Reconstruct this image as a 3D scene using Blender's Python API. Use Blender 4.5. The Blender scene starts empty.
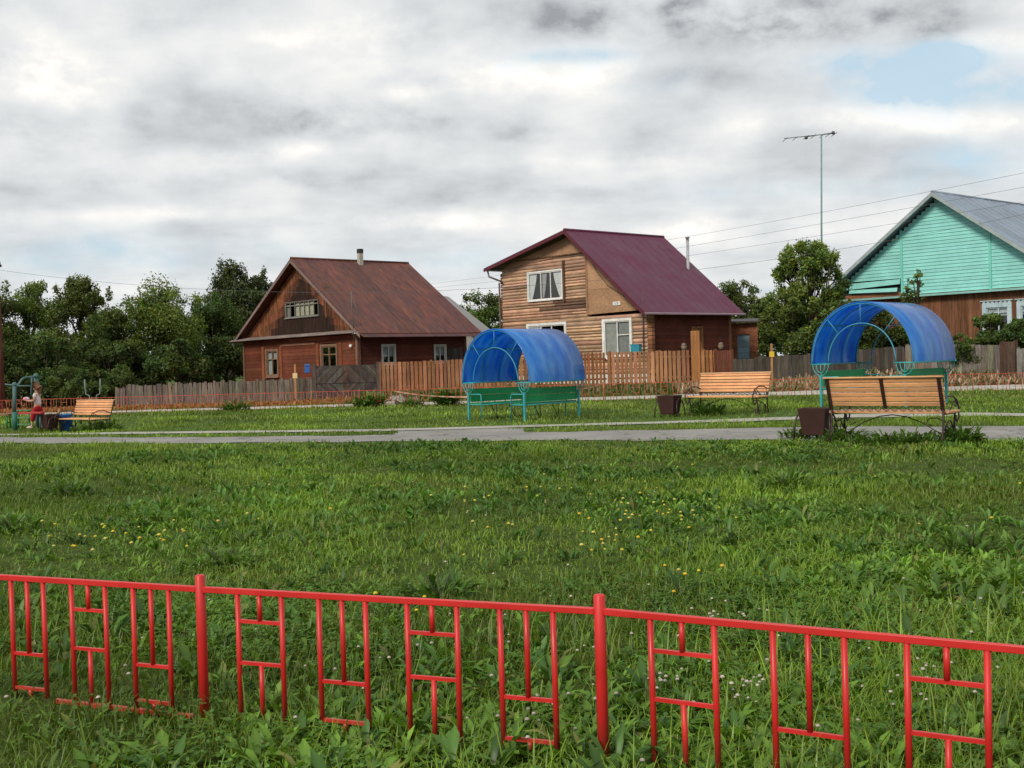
import bpy, bmesh, math, random
import numpy as np
from mathutils import Vector, Matrix

random.seed(7); RNG = np.random.default_rng(11)
PI = math.pi
sc = bpy.context.scene
COL = sc.collection

# ------------------------------------------------------------------ camera
F_PX, CAM_H = 1150.0, 1.3
ROLL, PITCH = math.radians(1.7), 21 / 1150.0
fwd = Vector((0, math.cos(PITCH), -math.sin(PITCH)))
up0 = Vector((0, math.sin(PITCH), math.cos(PITCH)))
r0 = Vector((1, 0, 0))
camR = math.cos(ROLL) * r0 - math.sin(ROLL) * up0
camU = math.sin(ROLL) * r0 + math.cos(ROLL) * up0
cam_d = bpy.data.cameras.new('camera'); cam = bpy.data.objects.new('camera', cam_d); COL.objects.link(cam)
cam_d.sensor_width = 36; cam_d.lens = F_PX / 1024 * 36; cam_d.clip_end = 5000; cam_d.clip_start = 0.05
M = Matrix((camR, camU, -fwd)).transposed().to_4x4(); M.translation = (0, 0, CAM_H)
cam.matrix_world = M
sc.camera = cam

def at(px, py, Y):
    """world point seen at photo position px, py when it stands Y metres away"""
    d = (px - 512) / F_PX * camR + (384 - py) / F_PX * camU + fwd
    return Vector((0, 0, CAM_H)) + d * (Y / d.y)

# ------------------------------------------------------------------ terrain
def sstep(x, a, b):
    t = np.clip((x - a) / (b - a), 0, 1); return t * t * (3 - 2 * t)
def terrain(X, Y):
    X = np.asarray(X, float); Y = np.asarray(Y, float)
    return sstep(Y, 41, 44) * (0.15 * sstep(X, -9, -4) + 0.35 * sstep(X, 9, 15)) * (1 - sstep(Y, 200, 300)) + 0.18 * np.exp(-((X - 8) ** 2 + (Y - 24.6) ** 2) / 9.0) - 0.14 * np.exp(-((X + 10.5) ** 2 + (Y - 28.6) ** 2) / 2.5)
def gz(x, y): return float(terrain(x, y))

# ------------------------------------------------------------------ materials
def new_mat(name):
    m = bpy.data.materials.new(name); m.use_nodes = True
    nt = m.node_tree; nt.nodes.clear()
    out = nt.nodes.new('ShaderNodeOutputMaterial')
    return m, nt, out
def nd(nt, t, **kw):
    n = nt.nodes.new(t)
    for k, v in kw.items(): setattr(n, k, v)
    return n
def noise(nt, vec, scale, detail=4, rough=0.6):
    n = nd(nt, 'ShaderNodeTexNoise'); n.inputs['Scale'].default_value = scale
    n.inputs['Detail'].default_value = detail; n.inputs['Roughness'].default_value = rough
    if vec is not None: nt.links.new(vec, n.inputs['Vector'])
    return n.outputs['Fac']
def mapping(nt, src, scale):
    mp = nd(nt, 'ShaderNodeMapping'); mp.inputs['Scale'].default_value = scale
    nt.links.new(src, mp.inputs['Vector']); return mp.outputs['Vector']
def maprange(nt, v, a, b, c, d):
    n = nd(nt, 'ShaderNodeMapRange'); n.inputs[1].default_value = a; n.inputs[2].default_value = b
    n.inputs[3].default_value = c; n.inputs[4].default_value = d
    nt.links.new(v, n.inputs[0]); return n.outputs[0]
def mixc(nt, fac, a, b, blend='MIX'):
    n = nd(nt, 'ShaderNodeMix', data_type='RGBA', blend_type=blend)
    for sock, v in ((n.inputs[0], fac), (n.inputs[6], a), (n.inputs[7], b)):
        if isinstance(v, (int, float)): sock.default_value = v
        elif isinstance(v, tuple): sock.default_value = (*v, 1) if len(v) == 3 else v
        else: nt.links.new(v, sock)
    return n.outputs[2]
def vmath(nt, op, a, b):
    n = nd(nt, 'ShaderNodeMath', operation=op)
    for s, v in ((n.inputs[0], a), (n.inputs[1], b)):
        if isinstance(v, (int, float)): s.default_value = v
        else: nt.links.new(v, s)
    return n.outputs[0]
def principled(nt, out, rough=0.6, spec=0.3, metal=0.0):
    p = nd(nt, 'ShaderNodeBsdfPrincipled')
    p.inputs['Roughness'].default_value = rough; p.inputs['Metallic'].default_value = metal
    p.inputs['Specular IOR Level'].default_value = spec
    nt.links.new(p.outputs[0], out.inputs[0]); return p
def bump(nt, p, h, strength=0.3, dist=0.01):
    b = nd(nt, 'ShaderNodeBump'); b.inputs['Strength'].default_value = strength; b.inputs['Distance'].default_value = dist
    nt.links.new(h, b.inputs['Height']); nt.links.new(b.outputs[0], p.inputs['Normal'])
def attr(nt):
    a = nd(nt, 'ShaderNodeAttribute'); a.attribute_name = 'Col'; return a.outputs['Color']

def wood_mat(name, grain=(1.5, 1.5, 18), lo=0.55, hi=1.25, rough=0.8, stain=None, spec=0.15):
    """boards: face colour from the mesh, grain and weather stains from noise"""
    m, nt, out = new_mat(name); p = principled(nt, out, rough, spec)
    tc = nd(nt, 'ShaderNodeTexCoord').outputs['Object']
    g = noise(nt, mapping(nt, tc, grain), 3.0, 6, 0.7)
    big = noise(nt, tc, 0.9, 4, 0.6)
    c = mixc(nt, 1.0, attr(nt), maprange(nt, g, 0.3, 0.7, lo, hi), 'MULTIPLY')
    c = mixc(nt, 1.0, c, maprange(nt, big, 0.3, 0.7, 0.72, 1.2), 'MULTIPLY')
    if stain:
        sf = 0.42 if name == 'hewn_logs' else 0.75
        s = noise(nt, mapping(nt, tc, tuple(0.35 * q for q in grain)), 2.3, 5, 0.65)
        c = mixc(nt, maprange(nt, s, 0.5, 0.72, 0, sf), c, stain)
    nt.links.new(c, p.inputs['Base Color']); bump(nt, p, g, 0.35, 0.01)
    return m
def paint_mat(name, rough=0.4, spec=0.4, dirt=0.25, scale=3.0, metal=0.0, chip=None):
    m, nt, out = new_mat(name); p = principled(nt, out, rough, spec, metal)
    tc = nd(nt, 'ShaderNodeTexCoord').outputs['Object']
    n1 = noise(nt, tc, scale, 6, 0.65)
    c = mixc(nt, 1.0, attr(nt), maprange(nt, n1, 0.3, 0.7, 1 - dirt, 1 + dirt * 0.4), 'MULTIPLY')
    if chip:
        n2 = noise(nt, tc, 28, 5, 0.7)
        c = mixc(nt, maprange(nt, n2, 0.63, 0.70, 0, 0.8), c, chip)
        sp = nd(nt, 'ShaderNodeSeparateXYZ'); nt.links.new(tc, sp.inputs[0])
        gr = vmath(nt, 'MULTIPLY', maprange(nt, sp.outputs[2], 0.0, 0.16, 1.0, 0.0), maprange(nt, n1, 0.35, 0.6, 0.2, 1.0))
        c = mixc(nt, vmath(nt, 'MULTIPLY', gr, 0.6), c, (0.10, 0.06, 0.03))
    nt.links.new(c, p.inputs['Base Color'])
    nt.links.new(maprange(nt, n1, 0.3, 0.7, rough * 0.8, min(1, rough * 1.4)), p.inputs['Roughness'])
    return m
def leaf_mat(name, trans=0.3, rough=0.45, gloss=0.05):
    m, nt, out = new_mat(name)
    c = attr(nt)
    d = nd(nt, 'ShaderNodeBsdfDiffuse'); t = nd(nt, 'ShaderNodeBsdfTranslucent'); g = nd(nt, 'ShaderNodeBsdfGlossy')
    g.inputs['Roughness'].default_value = rough; g.inputs['Color'].default_value = (0.9, 0.95, 1, 1)
    nt.links.new(c, d.inputs[0])
    nt.links.new(mixc(nt, 1.0, c, (1.1, 1.15, 0.5), 'MULTIPLY'), t.inputs[0])
    a = nd(nt, 'ShaderNodeMixShader'); a.inputs[0].default_value = trans
    nt.links.new(d.outputs[0], a.inputs[1]); nt.links.new(t.outputs[0], a.inputs[2])
    b = nd(nt, 'ShaderNodeMixShader'); b.inputs[0].default_value = gloss
    nt.links.new(a.outputs[0], b.inputs[1]); nt.links.new(g.outputs[0], b.inputs[2])
    nt.links.new(b.outputs[0], out.inputs[0]); return m
def glass_mat(name, tint=(0.85, 0.9, 0.92), refl=0.10):
    m, nt, out = new_mat(name)
    t = nd(nt, 'ShaderNodeBsdfTransparent'); t.inputs[0].default_value = (*tint, 1)
    g = nd(nt, 'ShaderNodeBsdfGlossy'); g.inputs['Roughness'].default_value = 0.03
    x = nd(nt, 'ShaderNodeMixShader')
    lw = nd(nt, 'ShaderNodeLayerWeight'); lw.inputs[0].default_value = 0.25
    nt.links.new(vmath(nt, 'MAXIMUM', lw.outputs['Fresnel'], refl), x.inputs[0])
    nt.links.new(t.outputs[0], x.inputs[1]); nt.links.new(g.outputs[0], x.inputs[2])
    nt.links.new(x.outputs[0], out.inputs[0]); return m
def rust_roof_mat(name):
    m, nt, out = new_mat(name); p = principled(nt, out, 0.62, 0.35)
    tc = nd(nt, 'ShaderNodeTexCoord').outputs['Object']
    streak = noise(nt, mapping(nt, tc, (1.1, 3.2, 0.25)), 1.5, 6, 0.65)
    blot = noise(nt, tc, 0.55, 5, 0.6)
    c = mixc(nt, maprange(nt, streak, 0.35, 0.68, 0, 1), (0.058, 0.024, 0.024), (0.185, 0.058, 0.032))
    c = mixc(nt, maprange(nt, blot, 0.45, 0.7, 0, 0.7), c, (0.075, 0.032, 0.034))
    c = mixc(nt, 1.0, c, attr(nt), 'MULTIPLY')
    nt.links.new(c, p.inputs['Base Color']); bump(nt, p, streak, 0.2, 0.02); return m
def poly_mat(name):
    """blue twin-wall polycarbonate sheet"""
    m, nt, out = new_mat(name)
    tc = nd(nt, 'ShaderNodeTexCoord').outputs['Object']
    sheen_dirt = noise(nt, mapping(nt, tc, (1.3, 4, 1.3)), 1.2, 4)
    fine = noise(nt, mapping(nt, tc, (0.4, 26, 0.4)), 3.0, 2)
    c = mixc(nt, maprange(nt, sheen_dirt, 0.36, 0.68, 0, 0.75), (0.005, 0.19, 0.66), (0.13, 0.42, 0.78))  # pale streaks paint sky highlights into the blue, along with slight dirt
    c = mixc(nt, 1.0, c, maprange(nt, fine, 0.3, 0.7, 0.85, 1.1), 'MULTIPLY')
    p = principled(nt, out, 0.24, 0.7)
    p.inputs['Coat Weight'].default_value = 0.6; p.inputs['Coat Roughness'].default_value = 0.12
    nt.links.new(c, p.inputs['Base Color'])
    bump(nt, p, fine, 0.12, 0.01)
    t = nd(nt, 'ShaderNodeBsdfTranslucent'); nt.links.new(mixc(nt, 1.0, c, (1.5, 1.5, 1.4), 'MULTIPLY'), t.inputs[0])
    x = nd(nt, 'ShaderNodeMixShader'); x.inputs[0].default_value = 0.5
    nt.links.new(p.outputs[0], x.inputs[1]); nt.links.new(t.outputs[0], x.inputs[2])
    nt.links.new(x.outputs[0], out.inputs[0]); return m
def ground_mat():
    m, nt, out = new_mat('soil_and_turf'); p = principled(nt, out, 0.95, 0.05)
    tc = nd(nt, 'ShaderNodeTexCoord').outputs['Object']
    a = noise(nt, tc, 0.8, 6, 0.65); b = noise(nt, tc, 9, 6, 0.7)
    c = mixc(nt, 1.0, attr(nt), maprange(nt, b, 0.3, 0.7, 0.45, 1.45), 'MULTIPLY')
    c = mixc(nt, maprange(nt, a, 0.55, 0.8, 0, 0.4), c, (0.075, 0.055, 0.028))
    nt.links.new(c, p.inputs['Base Color']); bump(nt, p, b, 0.8, 0.06); return m
def asphalt_mat(name, c0, c1, stain):
    m, nt, out = new_mat(name); p = principled(nt, out, 0.85, 0.2)
    tc = nd(nt, 'ShaderNodeTexCoord').outputs['Object']
    a = noise(nt, tc, 0.7, 5, 0.6); b = noise(nt, tc, 60, 3, 0.7)
    c = mixc(nt, maprange(nt, a, 0.35, 0.68, 0, 1), c0, c1)
    c = mixc(nt, 1.0, c, maprange(nt, b, 0.3, 0.7, 0.7, 1.25), 'MULTIPLY')
    c = mixc(nt, maprange(nt, noise(nt, tc, 2.3, 6, 0.7), 0.58, 0.75, 0, 0.6), c, stain)
    vo = nd(nt, 'ShaderNodeTexVoronoi', feature='DISTANCE_TO_EDGE'); vo.inputs['Scale'].default_value = 0.55
    wv = nd(nt, 'ShaderNodeVectorMath', operation='ADD'); nt.links.new(tc, wv.inputs[0])
    wn = nd(nt, 'ShaderNodeTexNoise'); wn.inputs['Scale'].default_value = 1.7; nt.links.new(tc, wn.inputs['Vector']); nt.links.new(wn.outputs['Color'], wv.inputs[1]); nt.links.new(wv.outputs[0], vo.inputs['Vector'])
    c = mixc(nt, maprange(nt, vo.outputs['Distance'], 0.0, 0.022, 0.75, 0.0), c, (0.07, 0.07, 0.05))
    nt.links.new(c, p.inputs['Base Color']); bump(nt, p, b, 0.3, 0.005); return m

MAT = dict(
    redpaint=paint_mat('red_enamel', 0.38, 0.4, 0.22, 4, chip=(0.30, 0.05, 0.04)),
    teal=paint_mat('turquoise_enamel', 0.4, 0.4, 0.25, 4),
    green=paint_mat('green_board_paint', 0.5, 0.3, 0.3, 3),
    iron=paint_mat('dark_iron', 0.45, 0.4, 0.4, 8),
    slat=wood_mat('varnished_slats', (1.2, 14, 14), 0.72, 1.18, 0.5, spec=0.35),
    boardh=wood_mat('horizontal_boards', (1.0, 1.0, 14), 0.6, 1.25, 0.85),
    boardv=wood_mat('vertical_boards', (9, 9, 0.7), 0.5, 1.3, 0.88, stain=(0.028, 0.016, 0.012)),
    log=wood_mat('hewn_logs', (0.7, 0.7, 9), 0.5, 1.25, 0.85, stain=(0.13, 0.075, 0.045)),
    osb=wood_mat('particle_board', (4, 4, 4), 0.6, 1.35, 0.85),
    grey=wood_mat('weathered_fence_boards', (9, 9, 0.8), 0.45, 1.3, 0.92, stain=(0.045, 0.040, 0.036)),
    picket=wood_mat('stained_pickets', (9, 9, 0.8), 0.6, 1.25, 0.8),
    mint=paint_mat('mint_siding', 0.65, 0.2, 0.18, 1.2),
    paint=paint_mat('house_paint', 0.6, 0.25, 0.25, 3),
    roofpurple=paint_mat('maroon_sheet_roof', 0.45, 0.35, 0.2, 0.7),
    roofgrey=paint_mat('grey_sheet_roof', 0.6, 0.3, 0.25, 0.9),
    rust=rust_roof_mat('rusty_sheet_roof'),
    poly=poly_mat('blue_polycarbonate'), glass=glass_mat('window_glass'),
    cloth=paint_mat('cloth', 0.9, 0.05, 0.25, 6), skin=paint_mat('skin', 0.55, 0.3, 0.08, 12),
    hair=paint_mat('hair', 0.6, 0.3, 0.4, 40), plastic=paint_mat('plastic', 0.35, 0.45, 0.15, 5),
    brick=paint_mat('brickwork', 0.9, 0.1, 0.4, 9), bark=wood_mat('bark', (8, 8, 1), 0.5, 1.3, 0.95),
    leaf=leaf_mat('tree_leaves', 0.38, 0.5, 0.012), grass=leaf_mat('meadow_leaves', 0.34, 0.45, 0.022),
    flower=paint_mat('petals', 0.8, 0.1, 0.15, 10), stone=paint_mat('rubble', 0.95, 0.05, 0.4, 7),
    ground=ground_mat(),
    asphalt=asphalt_mat('worn_asphalt', (0.20, 0.195, 0.19), (0.27, 0.265, 0.255), (0.16, 0.155, 0.14)),
    concrete=asphalt_mat('pale_kerb_path', (0.30, 0.30, 0.26), (0.38, 0.37, 0.33), (0.20, 0.21, 0.13)),
    gravel=asphalt_mat('gravel_road', (0.34, 0.31, 0.28), (0.45, 0.42, 0.38), (0.27, 0.23, 0.19)),
)

# ------------------------------------------------------------------ object helpers
def link(o, parent=None):
    COL.objects.link(o)
    if parent is not None: o.parent = parent
    return o
def thing(name, label, cat, loc=(0, 0, 0), rz=0, group=None):
    o = bpy.data.objects.new(name, None); o.empty_display_size = 0.2
    o.location = loc; o.rotation_euler = (0, 0, rz); o['label'] = label; o['category'] = cat
    if group: o['group'] = group
    return link(o)
def tag(o, label=None, cat=None, group=None, kind=None):
    for k, v in (('label', label), ('category', cat), ('group', group), ('kind', kind)):
        if v: o[k] = v
    return o
def dup(root, loc, rz, label, group=None):
    def cp(o, par):
        c = o.copy(); COL.objects.link(c)
        if par is not None: c.parent = par
        for ch in o.children: cp(ch, c)
        return c
    r = cp(root, None); r.location = loc; r.rotation_euler = (0, 0, rz); r['label'] = label
    if group: r['group'] = group
    return r

class MB:
    """collects boxes, prisms, tubes; build() links them as one mesh with a face colour attribute"""
    def __init__(s, T=None): s.v = []; s.f = []; s.c = []; s.sm = []; s.T = T
    def _p(s, p): return s.T(p) if s.T else p
    def faces(s, vs, fs, col, smooth=False):
        b = len(s.v); s.v += [tuple(s._p(p)) for p in vs]
        for f in fs: s.f.append(tuple(b + i for i in f)); s.c.append(col); s.sm.append(smooth)
    def box(s, x0, x1, y0, y1, z0, z1, col=(1, 1, 1)):
        vs = [(x, y, z) for z in (z0, z1) for y in (y0, y1) for x in (x0, x1)]
        s.faces(vs, [(0, 2, 3, 1), (4, 5, 7, 6), (0, 1, 5, 4), (2, 6, 7, 3), (0, 4, 6, 2), (1, 3, 7, 5)], col)
    def prism(s, poly, y0, y1, col=(1, 1, 1)):
        """poly: (x, z) outline, extruded between y0 and y1"""
        n = len(poly); vs = [(x, y0, z) for x, z in poly] + [(x, y1, z) for x, z in poly]
        fs = [tuple(range(n)), tuple(range(2 * n - 1, n - 1, -1))] + [(i, i + n, (i + 1) % n + n, (i + 1) % n) for i in range(n)]
        s.faces(vs, fs, col)
    def slab(s, quad, d, col=(1, 1, 1)):
        """quad: four points, thickened by the vector d"""
        q = [Vector(p) for p in quad]; d = Vector(d); vs = q + [p + d for p in q]
        s.faces(vs, [(0, 1, 2, 3), (7, 6, 5, 4)] + [(i, i + 4, (i + 1) % 4 + 4, (i + 1) % 4) for i in range(4)], col)
    def tube(s, pts, r, col=(1, 1, 1), n=8, closed=False):
        P = [Vector(p) for p in pts]; m = len(P)
        rr = r if isinstance(r, (list, tuple)) else [r] * m
        vs = []; prev = None
        for i in range(m):
            a = P[(i - 1) % m] if (closed or i > 0) else P[i]; b = P[(i + 1) % m] if (closed or i < m - 1) else P[i]
            t = (b - a).normalized()
            if prev is None:
                h = Vector((0, 0, 1)) if abs(t.z) < 0.9 else Vector((1, 0, 0)); e = t.cross(h).normalized()
            else:
                e = (prev - t * prev.dot(t)); e = e.normalized() if e.length > 1e-6 else t.orthogonal().normalized()
            prev = e; w = t.cross(e)
            for k in range(n):
                a_ = 2 * PI * k / n + PI / n
                vs.append(P[i] + (e * math.cos(a_) + w * math.sin(a_)) * rr[i])
        fs = []
        for i in range(m if closed else m - 1):
            for k in range(n):
                j = (i + 1) % m
                fs.append((i * n + k, i * n + (k + 1) % n, j * n + (k + 1) % n, j * n + k))
        if not closed: fs += [tuple(range(n - 1, -1, -1)), tuple(range((m - 1) * n, m * n))]
        s.faces(vs, fs, col, n > 4)
    def ball(s, c, r, col=(1, 1, 1), nu=10, nv=7):
        rx, ry, rz = r if isinstance(r, (tuple, list)) else (r, r, r)
        vs = []; fs = []
        for j in range(nv + 1):
            t = PI * j / nv
            for i in range(nu):
                p = 2 * PI * i / nu
                vs.append((c[0] + rx * math.sin(t) * math.cos(p), c[1] + ry * math.sin(t) * math.sin(p), c[2] + rz * math.cos(t)))
        for j in range(nv):
            for i in range(nu): fs.append((j * nu + i, (j + 1) * nu + i, (j + 1) * nu + (i + 1) % nu, j * nu + (i + 1) % nu))
        s.faces(vs, fs, col, True)
    def lathe(s, prof, c=(0, 0, 0), col=(1, 1, 1), n=16):
        vs = [(c[0] + r * math.cos(2 * PI * i / n), c[1] + r * math.sin(2 * PI * i / n), c[2] + z) for r, z in prof for i in range(n)]
        fs = [(j * n + i, j * n + (i + 1) % n, (j + 1) * n + (i + 1) % n, (j + 1) * n + i) for j in range(len(prof) - 1) for i in range(n)]
        s.faces(vs, fs, col, True)
    def build(s, name, mat, parent=None, bevel=0):
        me = bpy.data.meshes.new(name); me.from_pydata(s.v, [], s.f)
        a = me.color_attributes.new('Col', 'FLOAT_COLOR', 'CORNER')
        cols = []
        for f, c in zip(s.f, s.c): cols += [c[0], c[1], c[2], 1.0] * len(f)
        a.data.foreach_set('color', cols)
        me.polygons.foreach_set('use_smooth', s.sm)
        bm = bmesh.new(); bm.from_mesh(me); bmesh.ops.recalc_face_normals(bm, faces=bm.faces); bm.to_mesh(me); bm.free()
        me.materials.append(mat if not isinstance(mat, str) else MAT[mat])
        o = bpy.data.objects.new(name, me); link(o, parent)
        if bevel:
            b = o.modifiers.new('bevel', 'BEVEL'); b.width = bevel; b.segments = 2; b.limit_method = 'ANGLE'
        return o

def np_mesh(name, V, Q, C, mat, parent=None):
    """V (n,3), Q (m,4) quads, C (n,3) colours -> one mesh object"""
    me = bpy.data.meshes.new(name); n, m = len(V), len(Q)
    me.vertices.add(n); me.vertices.foreach_set('co', np.ascontiguousarray(V, np.float32).ravel())
    me.loops.add(4 * m); me.loops.foreach_set('vertex_index', np.ascontiguousarray(Q, np.int32).ravel())
    me.polygons.add(m); me.polygons.foreach_set('loop_start', np.arange(0, 4 * m, 4, dtype=np.int32))
    me.polygons.foreach_set('loop_total', np.full(m, 4, np.int32))
    me.update(calc_edges=True)
    a = me.color_attributes.new('Col', 'FLOAT_COLOR', 'POINT')
    a.data.foreach_set('color', np.concatenate([C, np.ones((n, 1))], 1).astype(np.float32).ravel())
    me.polygons.foreach_set('use_smooth', np.ones(m, bool))
    me.materials.append(MAT[mat]); me.validate()
    return link(bpy.data.objects.new(name, me), parent)

def vary(c, k=0.15, rnd=random):
    s = 1 + rnd.uniform(-k, k); return tuple(max(0, x * s * (1 + rnd.uniform(-k, k) * 0.3)) for x in c)

# ------------------------------------------------------------------ world: broken overcast
SUN_EL, SUN_AZ = math.radians(38), math.radians(215)       # azimuth clockwise from +Y: behind the camera, to the left
w = bpy.data.worlds.new('World'); sc.world = w; w.use_nodes = True
nt = w.node_tree; nt.nodes.clear()
wo = nd(nt, 'ShaderNodeOutputWorld'); bg = nd(nt, 'ShaderNodeBackground'); bg.inputs[1].default_value = 0.1
w.cycles.sampling_method = 'MANUAL'; w.cycles.sample_map_resolution = 512
nt.links.new(bg.outputs[0], wo.inputs[0])
sky = nd(nt, 'ShaderNodeTexSky', sky_type='NISHITA'); sky.sun_disc = False
sky.sun_elevation = SUN_EL; sky.sun_rotation = SUN_AZ; sky.air_density = 1.0; sky.dust_density = 1.5
tc = nd(nt, 'ShaderNodeTexCoord').outputs['Generated']
sep = nd(nt, 'ShaderNodeSeparateXYZ'); nt.links.new(tc, sep.inputs[0])
sx, sy, sz = sep.outputs
zz = vmath(nt, 'ADD', vmath(nt, 'MAXIMUM', sz, 0.0), 0.13)
cmb = nd(nt, 'ShaderNodeCombineXYZ')
nt.links.new(vmath(nt, 'DIVIDE', sx, zz), cmb.inputs[0]); nt.links.new(vmath(nt, 'DIVIDE', sy, zz), cmb.inputs[1])
cv = cmb.outputs[0]
n_big = noise(nt, mapping(nt, cv, (1.0, 1.25, 1)), 0.85, 3, 0.55)
n_mid = noise(nt, mapping(nt, cv, (1.0, 1.2, 1)), 2.0, 5, 0.52)
n_puff = noise(nt, mapping(nt, tc, (9, 9, 16)), 1.25, 8, 0.54)
n_dir = noise(nt, mapping(nt, tc, (5, 5, 8.5)), 1.05, 4, 0.50)
yy = vmath(nt, 'MAXIMUM', vmath(nt, 'ABSOLUTE', sy, 0), 0.05)
ux, uz = vmath(nt, 'DIVIDE', sx, yy), vmath(nt, 'DIVIDE', sz, yy)
n_warp = noise(nt, mapping(nt, tc, (8, 8, 13)), 1.9, 8, 0.58)
uv = nd(nt, 'ShaderNodeCombineXYZ'); nt.links.new(ux, uv.inputs[0])
nt.links.new(vmath(nt, 'ADD', uz, vmath(nt, 'MULTIPLY', vmath(nt, 'LESS_THAN', sy, 0.0), 20.0)), uv.inputs[1])
warp = vmath(nt, 'MULTIPLY', vmath(nt, 'SUBTRACT', n_warp, 0.56), -6.0)
def blob(px, py, rx, rz, k): return ((px - 512) / F_PX, (363 - 0.03 * (px - 512) - py) / F_PX, rx / F_PX, rz / F_PX, k)
def total(lst):
    """sum of soft patches of cloud, each in a fixed compass direction"""
    acc = 0.0
    for cx, cz, rx, rz, k in lst:
        a = nd(nt, 'ShaderNodeVectorMath', operation='MULTIPLY_ADD'); nt.links.new(uv.outputs[0], a.inputs[0]); a.inputs[1].default_value = (1 / rx, 1 / rz, 0); a.inputs[2].default_value = (-cx / rx, -cz / rz, 0)
        d = nd(nt, 'ShaderNodeVectorMath', operation='DOT_PRODUCT'); nt.links.new(a.outputs[0], d.inputs[0]); nt.links.new(a.outputs[0], d.inputs[1])
        m = nd(nt, 'ShaderNodeMath', operation='MULTIPLY_ADD'); nt.links.new(d.outputs['Value'], m.inputs[0]); m.inputs[1].default_value = -1.0; nt.links.new(warp, m.inputs[2])
        e = nd(nt, 'ShaderNodeMath', operation='EXPONENT'); nt.links.new(m.outputs[0], e.inputs[0])
        q = nd(nt, 'ShaderNodeMath', operation='MULTIPLY_ADD'); nt.links.new(e.outputs[0], q.inputs[0]); q.inputs[1].default_value = k
        if isinstance(acc, float): q.inputs[2].default_value = acc
        else: nt.links.new(acc, q.inputs[2])
        acc = q.outputs[0]
    return acc
light = total([blob(385, 40, 80, 26, 0.62), blob(545, 72, 90, 22, 0.62), blob(95, 85, 60, 30, 0.42), blob(275, 152, 80, 12, 0.30), blob(20, 60, 60, 40, 0.2),
               blob(430, 222, 80, 10, 0.34), blob(160, 215, 120, 9, 0.22), blob(860, 118, 150, 18, 0.22), blob(640, 165, 120, 16, 0.18), blob(1010, 45, 50, 20, 0.42),
               blob(720, 232, 200, 18, 0.22), blob(960, 120, 90, 14, 0.3), blob(250, 45, 50, 20, 0.25), blob(420, 90, 40, 10, 0.3),
               blob(760, 14, 280, 34, -0.34), blob(900, 30, 120, 20, -0.14), blob(240, 115, 150, 34, -0.20), blob(190, 30, 120, 28, -0.13), blob(20, 130, 90, 30, -0.17),
               blob(430, 128, 110, 18, -0.14), blob(330, 180, 180, 10, -0.14), blob(740, 75, 130, 12, -0.14), blob(520, 195, 130, 9, -0.10), blob(80, 185, 120, 10, -0.12),
               blob(830, 175, 160, 10, -0.09), blob(560, 135, 90, 10, -0.08), blob(120, 245, 200, 16, -0.07)])
blue = total([blob(915, 64, 80, 15, 1.2), blob(965, 92, 80, 15, 1.1), blob(975, 165, 70, 18, 0.7), blob(570, 58, 60, 8, 0.45), blob(70, 255, 180, 20, 0.28), blob(440, 262, 100, 14, 0.22), blob(790, 190, 120, 12, 0.25)])
val = vmath(nt, 'ADD', vmath(nt, 'ADD', vmath(nt, 'MULTIPLY', n_mid, 0.34), vmath(nt, 'MULTIPLY', n_dir, 0.22)), vmath(nt, 'MULTIPLY', n_puff, 0.44))
val = vmath(nt, 'ADD', maprange(nt, val, 0.385, 0.615, 0.06, 0.86), light)
ramp = nd(nt, 'ShaderNodeValToRGB'); nt.links.new(maprange(nt, val, -0.45, 1.35, 0, 1), ramp.inputs[0])
cr = ramp.color_ramp; cr.interpolation = 'B_SPLINE'; cr.elements[0].position = 0.0; cr.elements[0].color = (0.33, 0.35, 0.38, 1)
cr.elements[1].position = 1.0; cr.elements[1].color = (1.16, 1.10, 1.02, 1)
for pos, c in ((0.15, (0.47, 0.49, 0.51)), (0.30, (0.61, 0.63, 0.65)), (0.45, (0.72, 0.745, 0.76)), (0.6, (0.83, 0.845, 0.85)), (0.8, (0.96, 0.95, 0.92))):
    e = cr.elements.new(pos); e.color = (*c, 1)
cloud = mixc(nt, 1.0, ramp.outputs[0], (10, 10, 10), 'MULTIPLY')
clear = mixc(nt, 0.7, sky.outputs[0], (6.2, 8.2, 9.4))
cover = vmath(nt, 'MINIMUM', vmath(nt, 'MAXIMUM', vmath(nt, 'ADD', blue, maprange(nt, n_big, 0.60, 0.74, 0, 0.6)), 0), 0.9)
nt.links.new(mixc(nt, cover, cloud, clear), bg.inputs[0])

sd = bpy.data.lights.new('sun', 'SUN'); sd.energy = 3.0; sd.angle = math.radians(14); sd.color = (1.0, 0.90, 0.74)
so = bpy.data.objects.new('sun', sd); link(so)
sdir = Vector((math.sin(SUN_AZ) * math.cos(SUN_EL), math.cos(SUN_AZ) * math.cos(SUN_EL), math.sin(SUN_EL)))
so.rotation_euler = sdir.to_track_quat('Z', 'Y').to_euler(); so.location = sdir * 50

# ------------------------------------------------------------------ setting: ground, paths, street
NEAR = np.array([(-40, 34.5), (-18, 26.0), (-9.7, 22.6), (-5.7, 20.9), (0, 19.1), (4, 17.5), (6.9, 16.1), (12, 13.6), (30, 4)])
FAR = np.array([(-40, 37), (-18, 28.4), (-10, 24.5), (-6.2, 22.8), (-2.4, 21.7), (1.95, 20.95), (4.9, 20.3), (8.1, 19.0), (14, 16.4), (30, 8)])
UPN = np.array([(-30, 33.2), (-9.15, 25.1), (-2.7, 23.0), (2.2, 22.8), (5.6, 22.0), (9.1, 21.1), (30, 15.5)])
UPF = UPN + np.array([0, 0.75])
STN = np.array([(-90, 46), (-30, 41.0), (-13, 39.0), (0, 37.8), (16, 35.8), (40, 32), (90, 24)])
STF = np.array([(-90, 49), (-30, 43), (-13, 41.2), (0, 40.6), (16, 40.8), (40, 40.5), (90, 36)])
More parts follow.
